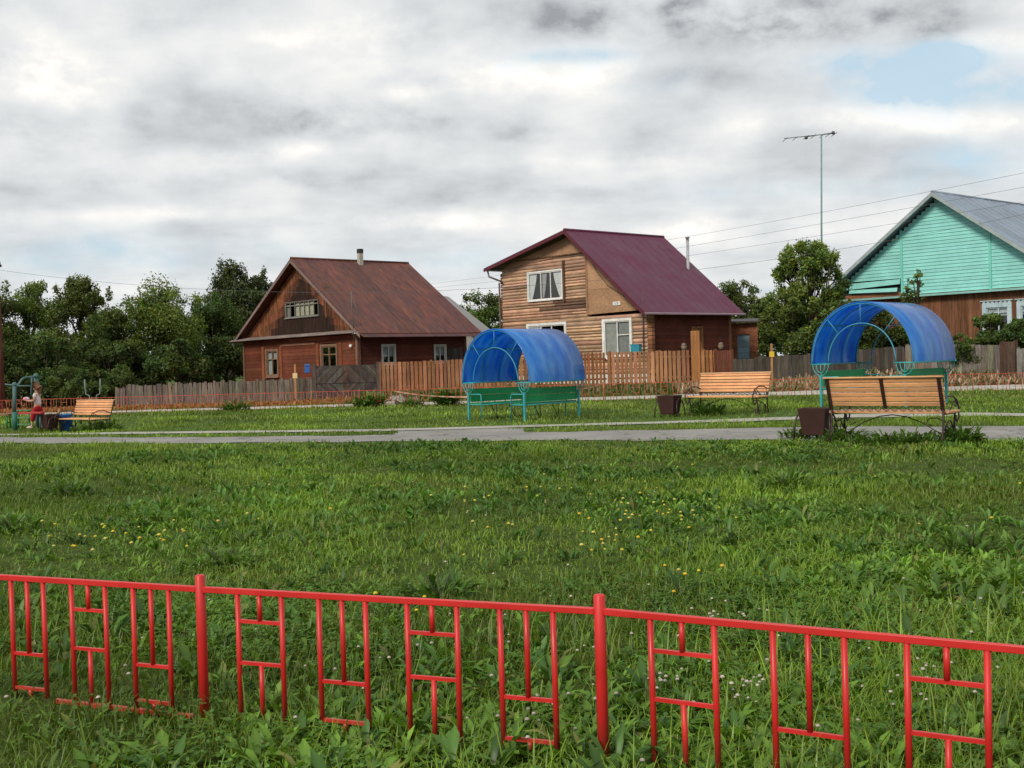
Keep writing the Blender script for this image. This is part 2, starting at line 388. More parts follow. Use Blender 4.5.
def ip(A, X): return np.interp(X, A[:, 0], A[:, 1])
def on_path(X, Y, e=0.0):
    main = (Y > ip(NEAR, X) + e) & (Y < ip(FAR, X) - e)
    up = (Y > ip(UPN, X) + e) & (Y < ip(UPF, X) - e)
    jn = (X > -2.3 + e) & (X < 0.2 + 0.3 * np.sin(Y * 3) - e) & (Y > ip(FAR, X) - 0.3) & (Y < ip(UPN, X) + 0.3)
    st = (Y > ip(STN, X) + e) & (Y < ip(STF, X) - e)
    return main | up | jn | st

def ground():
    xs = np.concatenate([[-900, -500, -280, -160, -100], np.arange(-70, 70.1, 1.0), [100, 160, 280, 500, 900]])
    ys = np.concatenate([[-40, -20, -8], np.arange(-4, 70.1, 1.0), [80, 95, 120, 160, 230, 320, 500, 900, 1500]])
    XX, YY = np.meshgrid(xs, ys); Z = terrain(XX, YY)
    V = np.stack([XX, YY, Z], -1).reshape(-1, 3); nx = len(xs)
    i, j = np.meshgrid(np.arange(nx - 1), np.arange(len(ys) - 1)); b = (j * nx + i).ravel()
    Q = np.stack([b, b + 1, b + 1 + nx, b + nx], 1)
    C = np.tile(np.array([0.062, 0.092, 0.022]), (len(V), 1))
    X, Y = V[:, 0], V[:, 1]
    far = sstep(Y, 18, 24)[:, None]; C = C * (1 - far) + np.array([0.075, 0.125, 0.03]) * far
    dirt = (sstep(Y, 39.5, 41) * (1 - sstep(X, -4, 0)) * (1 - sstep(Y, 60, 80)))[:, None]
    C = C * (1 - dirt) + np.array([0.26, 0.115, 0.045]) * dirt
    dr2 = (sstep(Y, 39.5, 41) * sstep(X, 6, 9) * (1 - sstep(Y, 60, 80)))[:, None] * 0.5
    C = C * (1 - dr2) + np.array([0.16, 0.12, 0.06]) * dr2
    tag(np_mesh('ground', V, Q, C, 'ground'), kind='structure')
ground()
def strip(name, A, B, mat, z=0.006, step=0.5, x0=None, x1=None, edge=0.0):
    xs = np.arange(A[0, 0] if x0 is None else x0, (A[-1, 0] if x1 is None else x1) + 1e-6, step)
    e1 = np.array([edge * (math.sin(x * 2.3) + math.sin(x * 5.1 + 1)) for x in xs])
    e2 = np.array([edge * (math.sin(x * 2.9 + 2) + math.sin(x * 4.3)) for x in xs])
    ya, yb = ip(A, xs) + e1, ip(B, xs) + e2
    Y = np.stack([ya, ya * .67 + yb * .33, ya * .33 + yb * .67, yb], 1); X = np.repeat(xs[:, None], 4, 1)
    V = np.stack([X, Y, terrain(X, Y) + z], -1).reshape(-1, 3); Q = []
    for i in range(len(xs) - 1):
        for k in range(3): a = i * 4 + k; Q.append((a, a + 4, a + 5, a + 1))
    return V, np.array(Q)
V1, Q1 = strip('a', NEAR, FAR, 0, 0.012, edge=0.09)
Xj = np.linspace(-2.3, 0.2, 6); FJ = np.stack([Xj, ip(FAR, Xj) + 0.02], 1); UJ = np.stack([Xj, ip(UPN, Xj) - 0.02], 1)
V2, Q2 = strip('j', FJ, UJ, 0, 0.008)
Vp = np.concatenate([V1, V2]); Qp = np.concatenate([Q1, Q2 + len(V1)])
tag(np_mesh('asphalt_path', Vp, Qp, np.ones((len(Vp), 3)), 'asphalt'), kind='structure')
V, Q = strip('u', UPN, UPF, 0, 0.016, edge=0.04); tag(np_mesh('pavement_strip', V, Q, np.ones((len(V), 3)), 'concrete'), kind='structure')
V, Q = strip('s', STN, STF, 0, 0.01, edge=0.12); tag(np_mesh('street', V, Q, np.ones((len(V), 3)), 'gravel'), kind='structure')

# ------------------------------------------------------------------ meadow
def ribbons(P, az, L, W, el, curl, prof, fold, c_base, c_tip, twist=0.0):
    """N curved leaves: base points P, heading az, length L, width W, start elevation el, bend curl; prof = width profile along the leaf"""
    N = len(P); k = len(prof); ang = el[:, None] - curl[:, None] * np.linspace(0, 1, k)[None, :]
    seg = (L / (k - 1))[:, None]
    r = np.concatenate([np.zeros((N, 1)), np.cumsum(np.cos(ang[:, :-1]) * seg, 1)], 1)
    h = np.concatenate([np.zeros((N, 1)), np.cumsum(np.sin(ang[:, :-1]) * seg, 1)], 1)
    ca, sa = np.cos(az)[:, None], np.sin(az)[:, None]
    mid = np.stack([P[:, 0:1] + ca * r, P[:, 1:2] + sa * r, P[:, 2:3] + h], -1)
    side = np.stack([-sa, ca, np.zeros_like(ca)], -1)
    hw = (W[:, None] * np.array(prof)[None, :] * 0.5)[..., None]
    lo = mid - side * hw; hi = mid + side * hw
    t = np.linspace(0, 1, k)[None, :, None]
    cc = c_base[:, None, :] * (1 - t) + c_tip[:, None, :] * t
    if fold > 0:
        dn = np.zeros_like(mid); dn[..., 2] = hw[..., 0] * fold
        V = np.stack([lo + dn, mid, hi + dn], 2).reshape(-1, 3); C = np.repeat(cc[:, :, None, :], 3, 2).copy()
        C[:, :, 1, :] *= 1.25; C = C.reshape(-1, 3)
        base = (np.arange(N) * k * 3)[:, None]; q = []
        for i in range(k - 1):
            a = i * 3; q += [[a, a + 1, a + 4, a + 3], [a + 1, a + 2, a + 5, a + 4]]
    else:
        V = np.stack([lo, hi], 2).reshape(-1, 3); C = np.repeat(cc[:, :, None, :], 2, 2).reshape(-1, 3)
        base = (np.arange(N) * k * 2)[:, None]; q = [[i * 2, i * 2 + 1, i * 2 + 3, i * 2 + 2] for i in range(k - 1)]
    Q = (base[:, :, None] + np.array(q)[None]).reshape(-1, 4)
    return V, Q, C
def join(parts):
    Vs, Qs, Cs, n = [], [], [], 0
    for V, Q, C in parts: Vs.append(V); Qs.append(Q + n); Cs.append(C); n += len(V)
    return np.concatenate(Vs), np.concatenate(Qs), np.concatenate(Cs)
PH = RNG.uniform(0, 6.28, (24, 3)); FR = RNG.normal(0, 1, (24, 2))
def patch(X, Y, s, o=0):
    v = np.zeros_like(X)
    for i in range(8): v += np.sin(FR[(i + o) % 24, 0] * X * s + FR[(i + o) % 24, 1] * Y * s + PH[(i + o) % 24, 0])
    return np.clip(0.5 + v / 8.0, 0, 1)
def scatter(dens, y0, y1, margin=2.5, k=0.49):
    """random points over the ground between y0 and y1 that the view (and a step to each side) takes in"""
    A = k * (y1 ** 2 - y0 ** 2) + 2 * margin * (y1 - y0); n = int(A * dens * 1.25)
    Y = np.sqrt(RNG.uniform(y0 ** 2, y1 ** 2, n)); half = Y * k + margin
    X = RNG.uniform(-1, 1, n) * half
    keep = RNG.uniform(0, 1, n) < (half / (half.max())) ** 0 ; return X[keep], Y[keep]
def fill(n): return RNG.uniform(0, 1, n)
def tint(c, X, Y, o=0, amt=0.35, dry=0.25):
    n = len(X); base = np.tile(np.array(c), (n, 1)); p = patch(X, Y, 0.9, o); p2 = patch(X, Y, 3.2, o + 5)
    b = base * (0.66 + amt * 2.2 * p * (0.5 + 0.9 * p2))[:, None] * (0.8 + 0.4 * fill(n))[:, None]
    d = (np.clip(patch(X, Y, 1.5, o + 9) - 0.55, 0, 1) * 2 * dry + (fill(n) < 0.05) * 0.6)[:, None]
    return b * (1 - d) + np.array([0.20, 0.17, 0.06]) * d
def bare(X, Y):
    b = patch(X, Y, 1.1, 14) + 0.25 * patch(X, Y, 4.0, 3)
    return 1 - 0.5 * sstep(b, 0.85, 1.0)
def blades(dens, y0, y1, Lr, Wr, c, o, zoff=0.0, k=3, el=(0.75, 1.55)):
    X, Y = scatter(dens, y0, y1)
    p = patch(X, Y, 1.3, o); keep = (fill(len(X)) < (0.45 + 0.75 * p) * bare(X, Y)) & ~on_path(X, Y, 0.06); X, Y, p = X[keep], Y[keep], p[keep]; n = len(X)
    P = np.stack([X, Y, terrain(X, Y) - 0.01], 1)
    L = (Lr[0] + (Lr[1] - Lr[0]) * fill(n) ** 1.6) * (0.65 + 0.7 * p); W = Wr[0] + (Wr[1] - Wr[0]) * fill(n)
    cb = tint(c, X, Y, o, 0.5, 0.32)
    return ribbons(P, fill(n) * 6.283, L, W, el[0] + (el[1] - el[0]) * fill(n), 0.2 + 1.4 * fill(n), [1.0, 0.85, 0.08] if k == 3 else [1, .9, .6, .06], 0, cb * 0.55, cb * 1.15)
def rosettes(dens, y0, y1, nl, Lr, WL, c, o, thr, prof=(0.25, 0.7, 1.0, 0.1), el=(0.2, 0.9), curl=(0.3, 1.1), fold=0.35):
    X, Y = scatter(dens, y0, y1); p = patch(X, Y, 1.0, o); keep = (fill(len(X)) < np.clip((p - thr) * 3.5, 0.12, 1) * bare(X, Y)) & ~on_path(X, Y, 0.1)
    X, Y = X[keep], Y[keep]; n = len(X); m = nl
    S = np.repeat(0.55 + 0.9 * fill(n) ** 2, m); px, py = np.repeat(X, m), np.repeat(Y, m); N = n * m
    az = fill(N) * 6.283; off = 0.02 * S
    P = np.stack([px + np.cos(az) * off, py + np.sin(az) * off, terrain(px, py) + 0.0], 1)
    L = (Lr[0] + (Lr[1] - Lr[0]) * fill(N)) * S; cb = tint(c, px, py, o + 3, 0.3, 0.08) * np.repeat(0.7 + 0.6 * fill(n), m)[:, None]
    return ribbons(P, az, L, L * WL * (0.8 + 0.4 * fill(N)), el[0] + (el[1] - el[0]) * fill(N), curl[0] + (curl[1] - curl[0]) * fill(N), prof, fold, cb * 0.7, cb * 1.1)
def clover(dens, y0, y1, o):
    X, Y = scatter(dens, y0, y1); p = patch(X, Y, 1.6, o); keep = (fill(len(X)) < np.clip((p - 0.45) * 4, 0.04, 1)) & ~on_path(X, Y, 0.1)
    X, Y = X[keep], Y[keep]; n = len(X); H = 0.03 + 0.07 * fill(n)
    px, py, hh = np.repeat(X, 3), np.repeat(Y, 3), np.repeat(H, 3); az = np.repeat(fill(n) * 6.28, 3) + np.tile([0, 2.09, 4.19], n)
    P = np.stack([px, py, terrain(px, py) + hh], 1); L = np.repeat(0.011 + 0.010 * fill(n), 3); cb = tint((0.10, 0.20, 0.035), px, py, o, 0.2, 0.05)
    return ribbons(P, az, L, L * 0.8, np.repeat(fill(n) * 0.5, 3) + 0.5 * fill(3 * n), 0.4 * np.ones(3 * n), [0.3, 1.0, 0.6], 0, cb, cb)

G1 = (0.148, 0.236, 0.024); G2 = (0.150, 0.228, 0.026)
BR1 = (0.112, 0.212, 0.028); BR2 = (0.066, 0.145, 0.026)
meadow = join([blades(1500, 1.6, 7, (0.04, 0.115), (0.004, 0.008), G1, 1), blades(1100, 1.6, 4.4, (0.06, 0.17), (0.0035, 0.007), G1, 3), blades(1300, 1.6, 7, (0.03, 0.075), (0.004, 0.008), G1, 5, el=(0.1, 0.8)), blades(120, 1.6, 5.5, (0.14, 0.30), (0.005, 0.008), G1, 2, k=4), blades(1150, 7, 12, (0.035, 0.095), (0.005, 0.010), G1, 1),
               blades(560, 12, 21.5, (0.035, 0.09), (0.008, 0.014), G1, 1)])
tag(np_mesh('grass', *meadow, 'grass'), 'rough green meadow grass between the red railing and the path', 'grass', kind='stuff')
verge = join([blades(150, 20, 29, (0.05, 0.11), (0.014, 0.024), G2, 2), blades(85, 29, 41.5, (0.06, 0.13), (0.02, 0.034), G2, 3)])
tag(np_mesh('grass', *verge, 'grass'), 'short bright green grass around the benches and shelters', 'grass', kind='stuff')
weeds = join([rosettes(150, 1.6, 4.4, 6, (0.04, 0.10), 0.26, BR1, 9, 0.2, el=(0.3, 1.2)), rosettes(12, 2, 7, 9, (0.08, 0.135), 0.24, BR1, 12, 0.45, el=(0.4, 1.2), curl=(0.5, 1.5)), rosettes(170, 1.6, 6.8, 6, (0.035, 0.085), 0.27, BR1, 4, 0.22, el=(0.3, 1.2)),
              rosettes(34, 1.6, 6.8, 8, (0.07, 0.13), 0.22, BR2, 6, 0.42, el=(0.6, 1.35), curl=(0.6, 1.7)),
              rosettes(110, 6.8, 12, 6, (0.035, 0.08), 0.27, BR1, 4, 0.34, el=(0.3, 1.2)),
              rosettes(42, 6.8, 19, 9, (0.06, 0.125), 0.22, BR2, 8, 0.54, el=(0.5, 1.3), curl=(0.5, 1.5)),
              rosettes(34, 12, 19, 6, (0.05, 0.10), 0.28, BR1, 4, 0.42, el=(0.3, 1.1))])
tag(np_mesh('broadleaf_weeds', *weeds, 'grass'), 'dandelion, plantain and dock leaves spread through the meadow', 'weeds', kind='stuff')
tag(np_mesh('clover_leaves', *join([clover(420, 1.6, 6.5, 7), clover(120, 6.5, 9, 7)]), 'grass'), 'low clover leaves filling gaps in the meadow', 'clover', kind='stuff')

def heads(pts, R, cols, stem=True):
    """flower heads: small rounded buttons on thin stems"""
    parts = []; n = len(pts)
    cube = np.array([(x, y, z) for z in (-.5, .6) for x, y in ((-.6, -.6), (.6, -.6), (.6, .6), (-.6, .6))]) * np.array([1, 1, .8])
    cube = np.concatenate([cube[:4] * np.array([.55, .55, 1]), cube[:4] * np.array([1.25, 1.25, 0.1]), cube[4:] * np.array([.6, .6, 1])])
    q = np.array([(0, 3, 2, 1), (8, 9, 10, 11)] + [(a + i, a + (i + 1) % 4, a + 4 + (i + 1) % 4, a + 4 + i) for a in (0, 4) for i in range(4)])
    V = (pts[:, None, :] + cube[None] * R[:, None, None]).reshape(-1, 3); Q = (np.arange(n)[:, None, None] * 12 + q[None]).reshape(-1, 4)
    parts.append((V, Q, np.repeat(cols, 12, 0)))
    base = pts.copy(); base[:, 2] = terrain(pts[:, 0], pts[:, 1]) - 0.01; L = pts[:, 2] - base[:, 2]
    g = np.tile(np.array([[0.10, 0.17, 0.05]]), (n, 1))
    parts.append(ribbons(base, fill(n) * 6.28, L, np.full(n, 0.0035), np.full(n, 1.57), np.zeros(n), [1, 1, 0.8], 0, g, g))
    return join(parts)
def flower_pts(clusters):
    out = []
    for px, py, sx, sy, n in clusters:
        for _ in range(n):
            x = random.gauss(px, sx); y = random.gauss(py, sy); h = 363 - 0.03 * (x - 512)
            Y = CAM_H * F_PX / max(y - h, 30); out.append(((x - 512) * Y / F_PX, Y, random.uniform(0.10, 0.24)))
    return np.array(out)
yp = flower_pts([(600, 525, 70, 22, 34), (660, 520, 40, 16, 18), (90, 562, 45, 7, 26), (465, 520, 20, 6, 7), (610, 575, 14, 10, 12), (640, 590, 60, 14, 8), (420, 640, 60, 30, 4), (860, 520, 90, 40, 7), (250, 520, 120, 30, 8)])
yc = np.array([vary(random.choice([(0.55, 0.47, 0.05), (0.50, 0.46, 0.12), (0.56, 0.40, 0.04)]), 0.15) for _ in yp])
tag(np_mesh('yellow_flowers', *heads(yp, RNG.uniform(0.010, 0.018, len(yp)), yc), 'flower'), 'small yellow hawkweed heads dotted over the meadow', 'flowers', kind='stuff')
wp = flower_pts([(640, 690, 120, 40, 34), (870, 690, 90, 40, 22), (300, 680, 150, 40, 24), (735, 715, 14, 7, 16), (715, 640, 14, 8, 12), (660, 705, 10, 5, 9), (520, 735, 12, 6, 8), (930, 700, 16, 8, 10), (930, 640, 60, 20, 10), (490, 560, 150, 25, 8), (230, 470, 200, 20, 10), (700, 480, 150, 20, 8)])
wp[:, 2] *= 0.55
tag(np_mesh('clover_flowers', *heads(wp, RNG.uniform(0.0065, 0.0115, len(wp)), np.tile(np.array([[0.46, 0.41, 0.36]]), (len(wp), 1)) * RNG.uniform(.7, 1.1, (len(wp), 1))), 'flower'),
    'white clover heads low in the meadow', 'flowers', kind='stuff')
# dry weeds and pale flowers on the bank beyond the street
def bank_weeds(x0, x1, y0, y1, n, c0, c1, Lr):
    X = RNG.uniform(x0, x1, n); Y = RNG.uniform(y0, y1, n); keep = ~on_path(X, Y); X, Y = X[keep], Y[keep]; n = len(X)
    t = fill(n)[:, None] ** 1.5; c = np.array(c0) * (1 - t) + np.array(c1) * t
    return ribbons(np.stack([X, Y, terrain(X, Y)], 1), fill(n) * 6.28, Lr[0] + (Lr[1] - Lr[0]) * fill(n), 0.04 + 0.06 * fill(n), 0.7 + 0.8 * fill(n), 1.2 * fill(n), [0.7, 1, 0.3], 0, c * 0.8, c)
bw = join([bank_weeds(6, 24, 40.8, 44, 7500, (0.12, 0.15, 0.04), (0.62, 0.40, 0.34), (0.08, 0.36)),
           bank_weeds(-26, -5, 41.3, 45, 3600, (0.34, 0.15, 0.05), (0.24, 0.15, 0.05), (0.06, 0.2)),
           bank_weeds(-6, 9, 40.8, 48, 4200, (0.07, 0.12, 0.03), (0.17, 0.13, 0.05), (0.08, 0.3))])
tag(np_mesh('roadside_weeds', *bw, 'grass'), 'dry rusty and pale weeds on the bank across the street', 'weeds', kind='stuff')

# ------------------------------------------------------------------ individual weed plants
def weed_plant(label, loc, h, spread, n, c, cat='plant', group=None, name='leafy_weed'):
    n = int(n * 1.7); P = np.zeros((n, 3)); az = fill(n) * 6.28; r = spread * 0.45 * np.sqrt(fill(n)); P[:, 0] = np.cos(az) * r; P[:, 1] = np.sin(az) * r
    P[:, 2] = h * 0.6 * fill(n) ** 1.3 * (1 - r / spread)
    cb = np.tile(np.array(c), (n, 1)) * (0.6 + 0.8 * fill(n))[:, None]; L = h * (0.25 + 0.33 * fill(n))
    V, Q, C = ribbons(P, az + RNG.normal(0, 0.6, n), L, L * (0.18 + 0.2 * fill(n)), 0.3 + 1.0 * fill(n), 0.3 + 1.2 * fill(n), (0.3, 0.8, 1.0, 0.1), 0.3, cb * 0.6, cb)
    t = thing(name, label, cat, loc, 0, group)
    np_mesh('foliage', V, Q, C, 'grass', t)
    b = MB()
    for i in range(6):
        a = random.uniform(0, 6.28); s = spread * 0.2
        b.tube([(0, 0, -0.02), (math.cos(a) * s * .5, math.sin(a) * s * .5, h * .35), (math.cos(a) * s, math.sin(a) * s, h * 0.6)], [0.01, 0.008, 0.004], (0.07, 0.10, 0.03), 5)
    b.build('stem', 'grass', t)
    return t
WG = (0.098, 0.185, 0.032)
for lab, px, py, Y, h, s, n in (
        ('leafy weed clump at the left rear foot of the near bench', 845, 440, 16.9, 0.30, 0.7, 130),
        ('broad leafy weed clump under the middle of the near bench', 885, 441, 16.3, 0.24, 0.9, 190),
        ('leafy weed clump beneath the right half of the near bench', 915, 441, 16.2, 0.26, 0.7, 120),
        ('bushy weed growing around the right foot of the near bench', 962, 440, 15.9, 0.32, 0.55, 170),
        ('low weed clump in front of the bin beside the near bench', 800, 437, 17.6, 0.26, 0.7, 110),
        ('dark leafy weed under the left end of the far orange bench', 706, 416, 25.0, 0.38, 0.8, 120),
        ('dark rank weeds under the small bench at far left', 102, 424, 28.4, 0.42, 0.9, 160),
        ('weed tuft at the left foot of the small far left bench', 80, 426, 28.2, 0.26, 0.5, 80),
        ('rounded green weed by the low railing before the grey gate', 369, 404, 37.0, 0.62, 1.0, 160),
        ('tall weed beside the low railing left of the middle shelter', 446, 401, 36.6, 0.75, 0.8, 150),
        ('small weed by the low railing right of the rubble heap', 412, 402, 36.8, 0.4, 0.8, 90),
        ('weed tuft by the low railing before the grey paling fence', 236, 408, 37.4, 0.5, 1.0, 120),
        ('dock plant with broad leaves out in the left of the meadow', 65, 487, 12.5, 0.26, 0.5, 70),
        ('big dark dock plant just above the railing left of centre', 222, 560, 7.6, 0.20, 0.42, 60),
        ('broad dark dock plant behind the second railing bay', 440, 610, 6.3, 0.24, 0.40, 60),
        ('large dock plant in the middle of the meadow', 785, 496, 11.2, 0.22, 0.6, 80),
        ('dark dock plant at the left edge of the meadow', 12, 528, 9.6, 0.26, 0.5, 70),
        ('broad leafed dock plant far right in the meadow', 972, 560, 7.4, 0.2, 0.4, 55)):
    p = at(px, py, Y); weed_plant(lab, (p.x, Y, gz(p.x, Y)), h, s, n, vary(WG, 0.2))

# ------------------------------------------------------------------ red railings
RED = (0.54, 0.021, 0.020)
def railing(name, label, pts, kinds, rail=0.494, post=0.548, detail=True, r=0.0098, pr=0.019, RED=RED):
    """pts: post positions on the ground; four gate-like frames hang in every bay, kinds of frame alternate"""
    t = thing(name, label, 'railing', (pts[0][0], pts[0][1], 0))
    o = Vector((pts[0][0], pts[0][1], 0)); n8 = 10 if detail else 5
    for (x, y) in pts:
        b = MB(); b.tube([(x - o.x, y - o.y, -0.1), (x - o.x, y - o.y, post - 0.004), (x - o.x, y - o.y, post)], [pr, pr, pr * 0.8], RED, n8); b.build('post', 'redpaint', t)
    for i in range(len(pts) - 1):
        a = Vector((*pts[i], 0)) - o; c = Vector((*pts[i + 1], 0)) - o; d = (c - a); L = d.length; d.normalize()
        def Q(s, z): return a + d * s + Vector((0, 0, z))
        whole = MB(); R0 = pr if detail else 0
        rl = MB(); rl.T = None
        nrm = Vector((-d.y, d.x, 0))
        def bar(mb, p, q, hw, hz):     # square-section bar
            p = Vector(p); q = Vector(q); t_ = (q - p).normalized(); s_ = nrm; u_ = t_.cross(s_)
            vs = [e + s_ * sx * hw + u_ * su * hz for e in (p, q) for sx, su in ((-1, -1), (1, -1), (1, 1), (-1, 1))]
            mb.faces(vs, [(0, 1, 2, 3), (7, 6, 5, 4)] + [(k, k + 4, (k + 1) % 4 + 4, (k + 1) % 4) for k in range(4)], RED)
        bar(rl, Q(pr * .9, rail), Q(L - pr * .9, rail), 0.010, 0.0105 if detail else 0.008)
        if detail: rl.build('top_rail', 'redpaint', t, 0.002)
        sag = [random.uniform(-0.006, 0.006) for _ in range(2)]
        if detail:
            bl = MB(); zl = 0.015 if i == 1 else -0.03; bar(bl, Q(L * .48 if i == 1 else pr * .9, zl + sag[0]), Q(L - pr * (2.5 if i == 1 else .9), zl + sag[1]), 0.010, 0.009); bl.build('bottom_rail', 'redpaint', t, 0.002)
        w_ = 0.188 * L / 1.55; gap = (L - 4 * w_) / 5
        for m in range(4):
            s0 = gap + m * (w_ + gap) + random.uniform(-0.004, 0.004); s1 = s0 + w_; sm = (s0 + s1) / 2
            fr = MB() if detail else rl
            ri = r if detail else 0.0075
            top = rail - 0.0105; tl = random.uniform(-0.003, 0.003) if detail else 0
            for s in (s0, s1): fr.tube([Q(s, top), Q(s + tl, 0.02)], ri, RED, n8)
            if (m + kinds) % 2 == 0:     # two crossbars with stubs above and below
                za, zb = rail * 0.78, rail * 0.47
                bar(fr, Q(s0 + ri * .7, za), Q(s1 - ri * .7, za), 0.006, 0.006); bar(fr, Q(s0 + ri * .7, zb), Q(s1 - ri * .7, zb), 0.006, 0.006)
                fr.tube([Q(sm, top), Q(sm, za + 0.005)], ri * .95, RED, n8); fr.tube([Q(sm, zb - 0.005), Q(sm + tl, 0.02)], ri * .95, RED, n8)
            else:                        # long middle bar, ladder rungs low down
                za, zb = rail * 0.385, rail * 0.105
                bar(fr, Q(s0 + ri * .7, za), Q(s1 - ri * .7, za), 0.006, 0.006); bar(fr, Q(s0 + ri * .7, zb), Q(s1 - ri * .7, zb), 0.006, 0.006)
                fr.tube([Q(sm, top), Q(sm, za + 0.005)], ri * .95, RED, n8)
                fr.tube([Q(sm, zb - 0.005), Q(sm, 0.02)], ri * .95, RED, n8)
            if detail: fr.build('bar_frame', 'redpaint', t)
        if not detail: rl.build('rail_panel', 'redpaint', t)
    return t
p1 = at(205, 722, 4.26); p2 = at(604, 764, 3.685); p3 = at(1112, 800, 2.955)
A, B, C_ = Vector((p1.x, 4.26)), Vector((p2.x, 3.685)), Vector((p2.x, 3.685)) + (Vector((p3.x, 2.955)) - Vector((p2.x, 3.685))).normalized() * 1.73
dl = (Vector((at(0, 700, 4.66).x, 4.66)) - A).normalized()
railing('metal_railing', 'low bright red metal railing across the foreground of the meadow',
        [tuple(A + dl * 2.95), tuple(A + dl * 1.40), tuple(A), tuple(B), tuple(C_), tuple(C_ + (C_ - B))], 0)
fp = [Vector((-22, 38.9)) + (Vector((20, 33.6)) - Vector((-22, 38.9))) * (i / 27) for i in range(28)]
railing('metal_railing', 'faded red metal railing along the street beyond the shelters', [tuple(p) for p in fp], 0, rail=0.56, post=0.60, detail=False, pr=0.014, RED=(0.42, 0.075, 0.045))

# ------------------------------------------------------------------ park benches and bins
SL = (0.68, 0.35, 0.165); IRON = (0.035, 0.016, 0.014)
def arc(cx, cz, r, a0, a1, n, x, rz=None):
    rz = rz or r
    return [(x, cx + r * math.cos(math.radians(a0 + (a1 - a0) * i / n)), cz + rz * math.sin(math.radians(a0 + (a1 - a0) * i / n))) for i in range(n + 1)]
def make_bench(label, loc, rz):
    t = thing('park_bench', label, 'bench', loc, rz, 'park benches'); L = 0.87
    b = MB()
    for i in range(5):
        y = -0.27 + i * 0.098; b.box(-L, L, y, y + 0.08, 0.425 + 0.004 * (i == 0), 0.46, vary(SL, 0.12))
    b.build('seat', 'slat', t, 0.006)
    b = MB()
    for i in range(6):
        z = 0.54 + i * 0.068; y = 0.225 + i * 0.022
        b.slab([(-L + .02, y, z), (L - .02, y, z), (L - .02, y + 0.018, z + 0.055), (-L + .02, y + 0.018, z + 0.055)], (0, 0.028, -0.010), vary(SL, 0.16))
    b.slab([(-L, 0.335, 0.95), (L, 0.335, 0.95), (L, 0.415, 0.957), (-L, 0.415, 0.957)], (0, 0, -0.024), vary((0.60, 0.34, 0.17), 0.1))
    b.build('backrest', 'slat', t, 0.006)
    for s in (-1, 1):
        x = s * (L - 0.06); b = MB()
        b.slab([(x - .026, 0.235, 0.47), (x + .026, 0.235, 0.47), (x + .026, 0.385, 0.93), (x - .026, 0.385, 0.93)], (0, 0.02, -0.006), IRON)   # back upright
        b.tube([(x, 0.25, 0.50), (x, 0.24, 0.3), (x, 0.28, 0.12), (x, 0.34, 0.0)], 0.015, IRON, 6)                     # rear leg
        b.tube([(x, -0.22, 0.43), (x, -0.18, 0.25), (x, -0.24, 0.1), (x, -0.33, 0.0)], 0.015, IRON, 6)                 # front leg
        b.tube([(x, -0.29, 0.42), (x, 0.24, 0.42)], 0.014, IRON, 6)                                                     # seat bearer
        b.tube([(x, 0.27, 0.60), (x, 0.1, 0.655), (x, -0.12, 0.66), (x, -0.30, 0.60), (x, -0.385, 0.48), (x, -0.37, 0.34), (x, -0.30, 0.29), (x, -0.245, 0.33), (x, -0.27, 0.38)], 0.013, IRON, 6)   # arm with scroll
        b.tube([(x, -0.02, 0.46), (x, -0.13, 0.54), (x, -0.23, 0.60), (x, -0.29, 0.545), (x, -0.24, 0.50), (x, -0.20, 0.53)], 0.009, IRON, 5)
        b.tube(arc(0.01, 0.02, 0.19, 20, 160, 10, x, 0.30), 0.010, IRON, 5)
        b.tube(arc(-0.09, 0.2, 0.06, 0, 330, 10, x), 0.008, IRON, 5); b.tube(arc(0.13, 0.2, 0.06, 200, 530, 10, x), 0.008, IRON, 5)
        b.build('side_frame', 'iron', t)
    b = MB(); b.slab([(-.024, 0.24, 0.50), (.024, 0.24, 0.50), (.024, 0.388, 0.93), (-.024, 0.388, 0.93)], (0, 0.02, -0.006), IRON); b.build('back_strap', 'iron', t)
    b = MB()
    for s in (-1, 1):
        b.tube([(s * .79, 0.0, 0.06), (s * .62, 0, 0.17), (s * .42, 0, 0.29), (s * .2, 0, 0.37), (0, 0, 0.395)], 0.008, IRON, 5)
        b.tube([(s * .79, 0.1, 0.3), (s * .68, 0.1, 0.36), (s * .56, 0.1, 0.35), (s * .52, 0.1, 0.28), (s * .6, 0.1, 0.25)], 0.008, IRON, 5)
    b.build('brace', 'iron', t)
    b = MB()
    for i in range(13):
        x = -0.72 + i * 1.44 / 12
        b.tube([(x + 0.05 * math.cos(a), 0.225, 0.497 + 0.026 * math.sin(a)) for a in [k * PI / 4 for k in range(8)]], 0.006, IRON, 4, closed=True)
    b.build('scroll_row', 'iron', t)
    return t
g = at(728, 417, 24.7)
bench = make_bench('varnished orange slat bench facing the viewer, beyond the path between the shelters', (g.x, 24.7, 0), math.radians(-40))
nb = at(893, 437, 16.5); dup(bench, (nb.x, 16.5, 0), math.radians(180 - 40), 'large orange slat bench seen from behind at the near side of the path', 'park benches')
lb = at(84.5, 427, 28.6); lb_ = dup(bench, (lb.x, 28.6, gz(lb.x, 28.6) - .03), math.radians(-36), 'small distant orange slat bench at far left beside the blue bin', 'park benches'); lb_.scale = (.9, .9, .9)

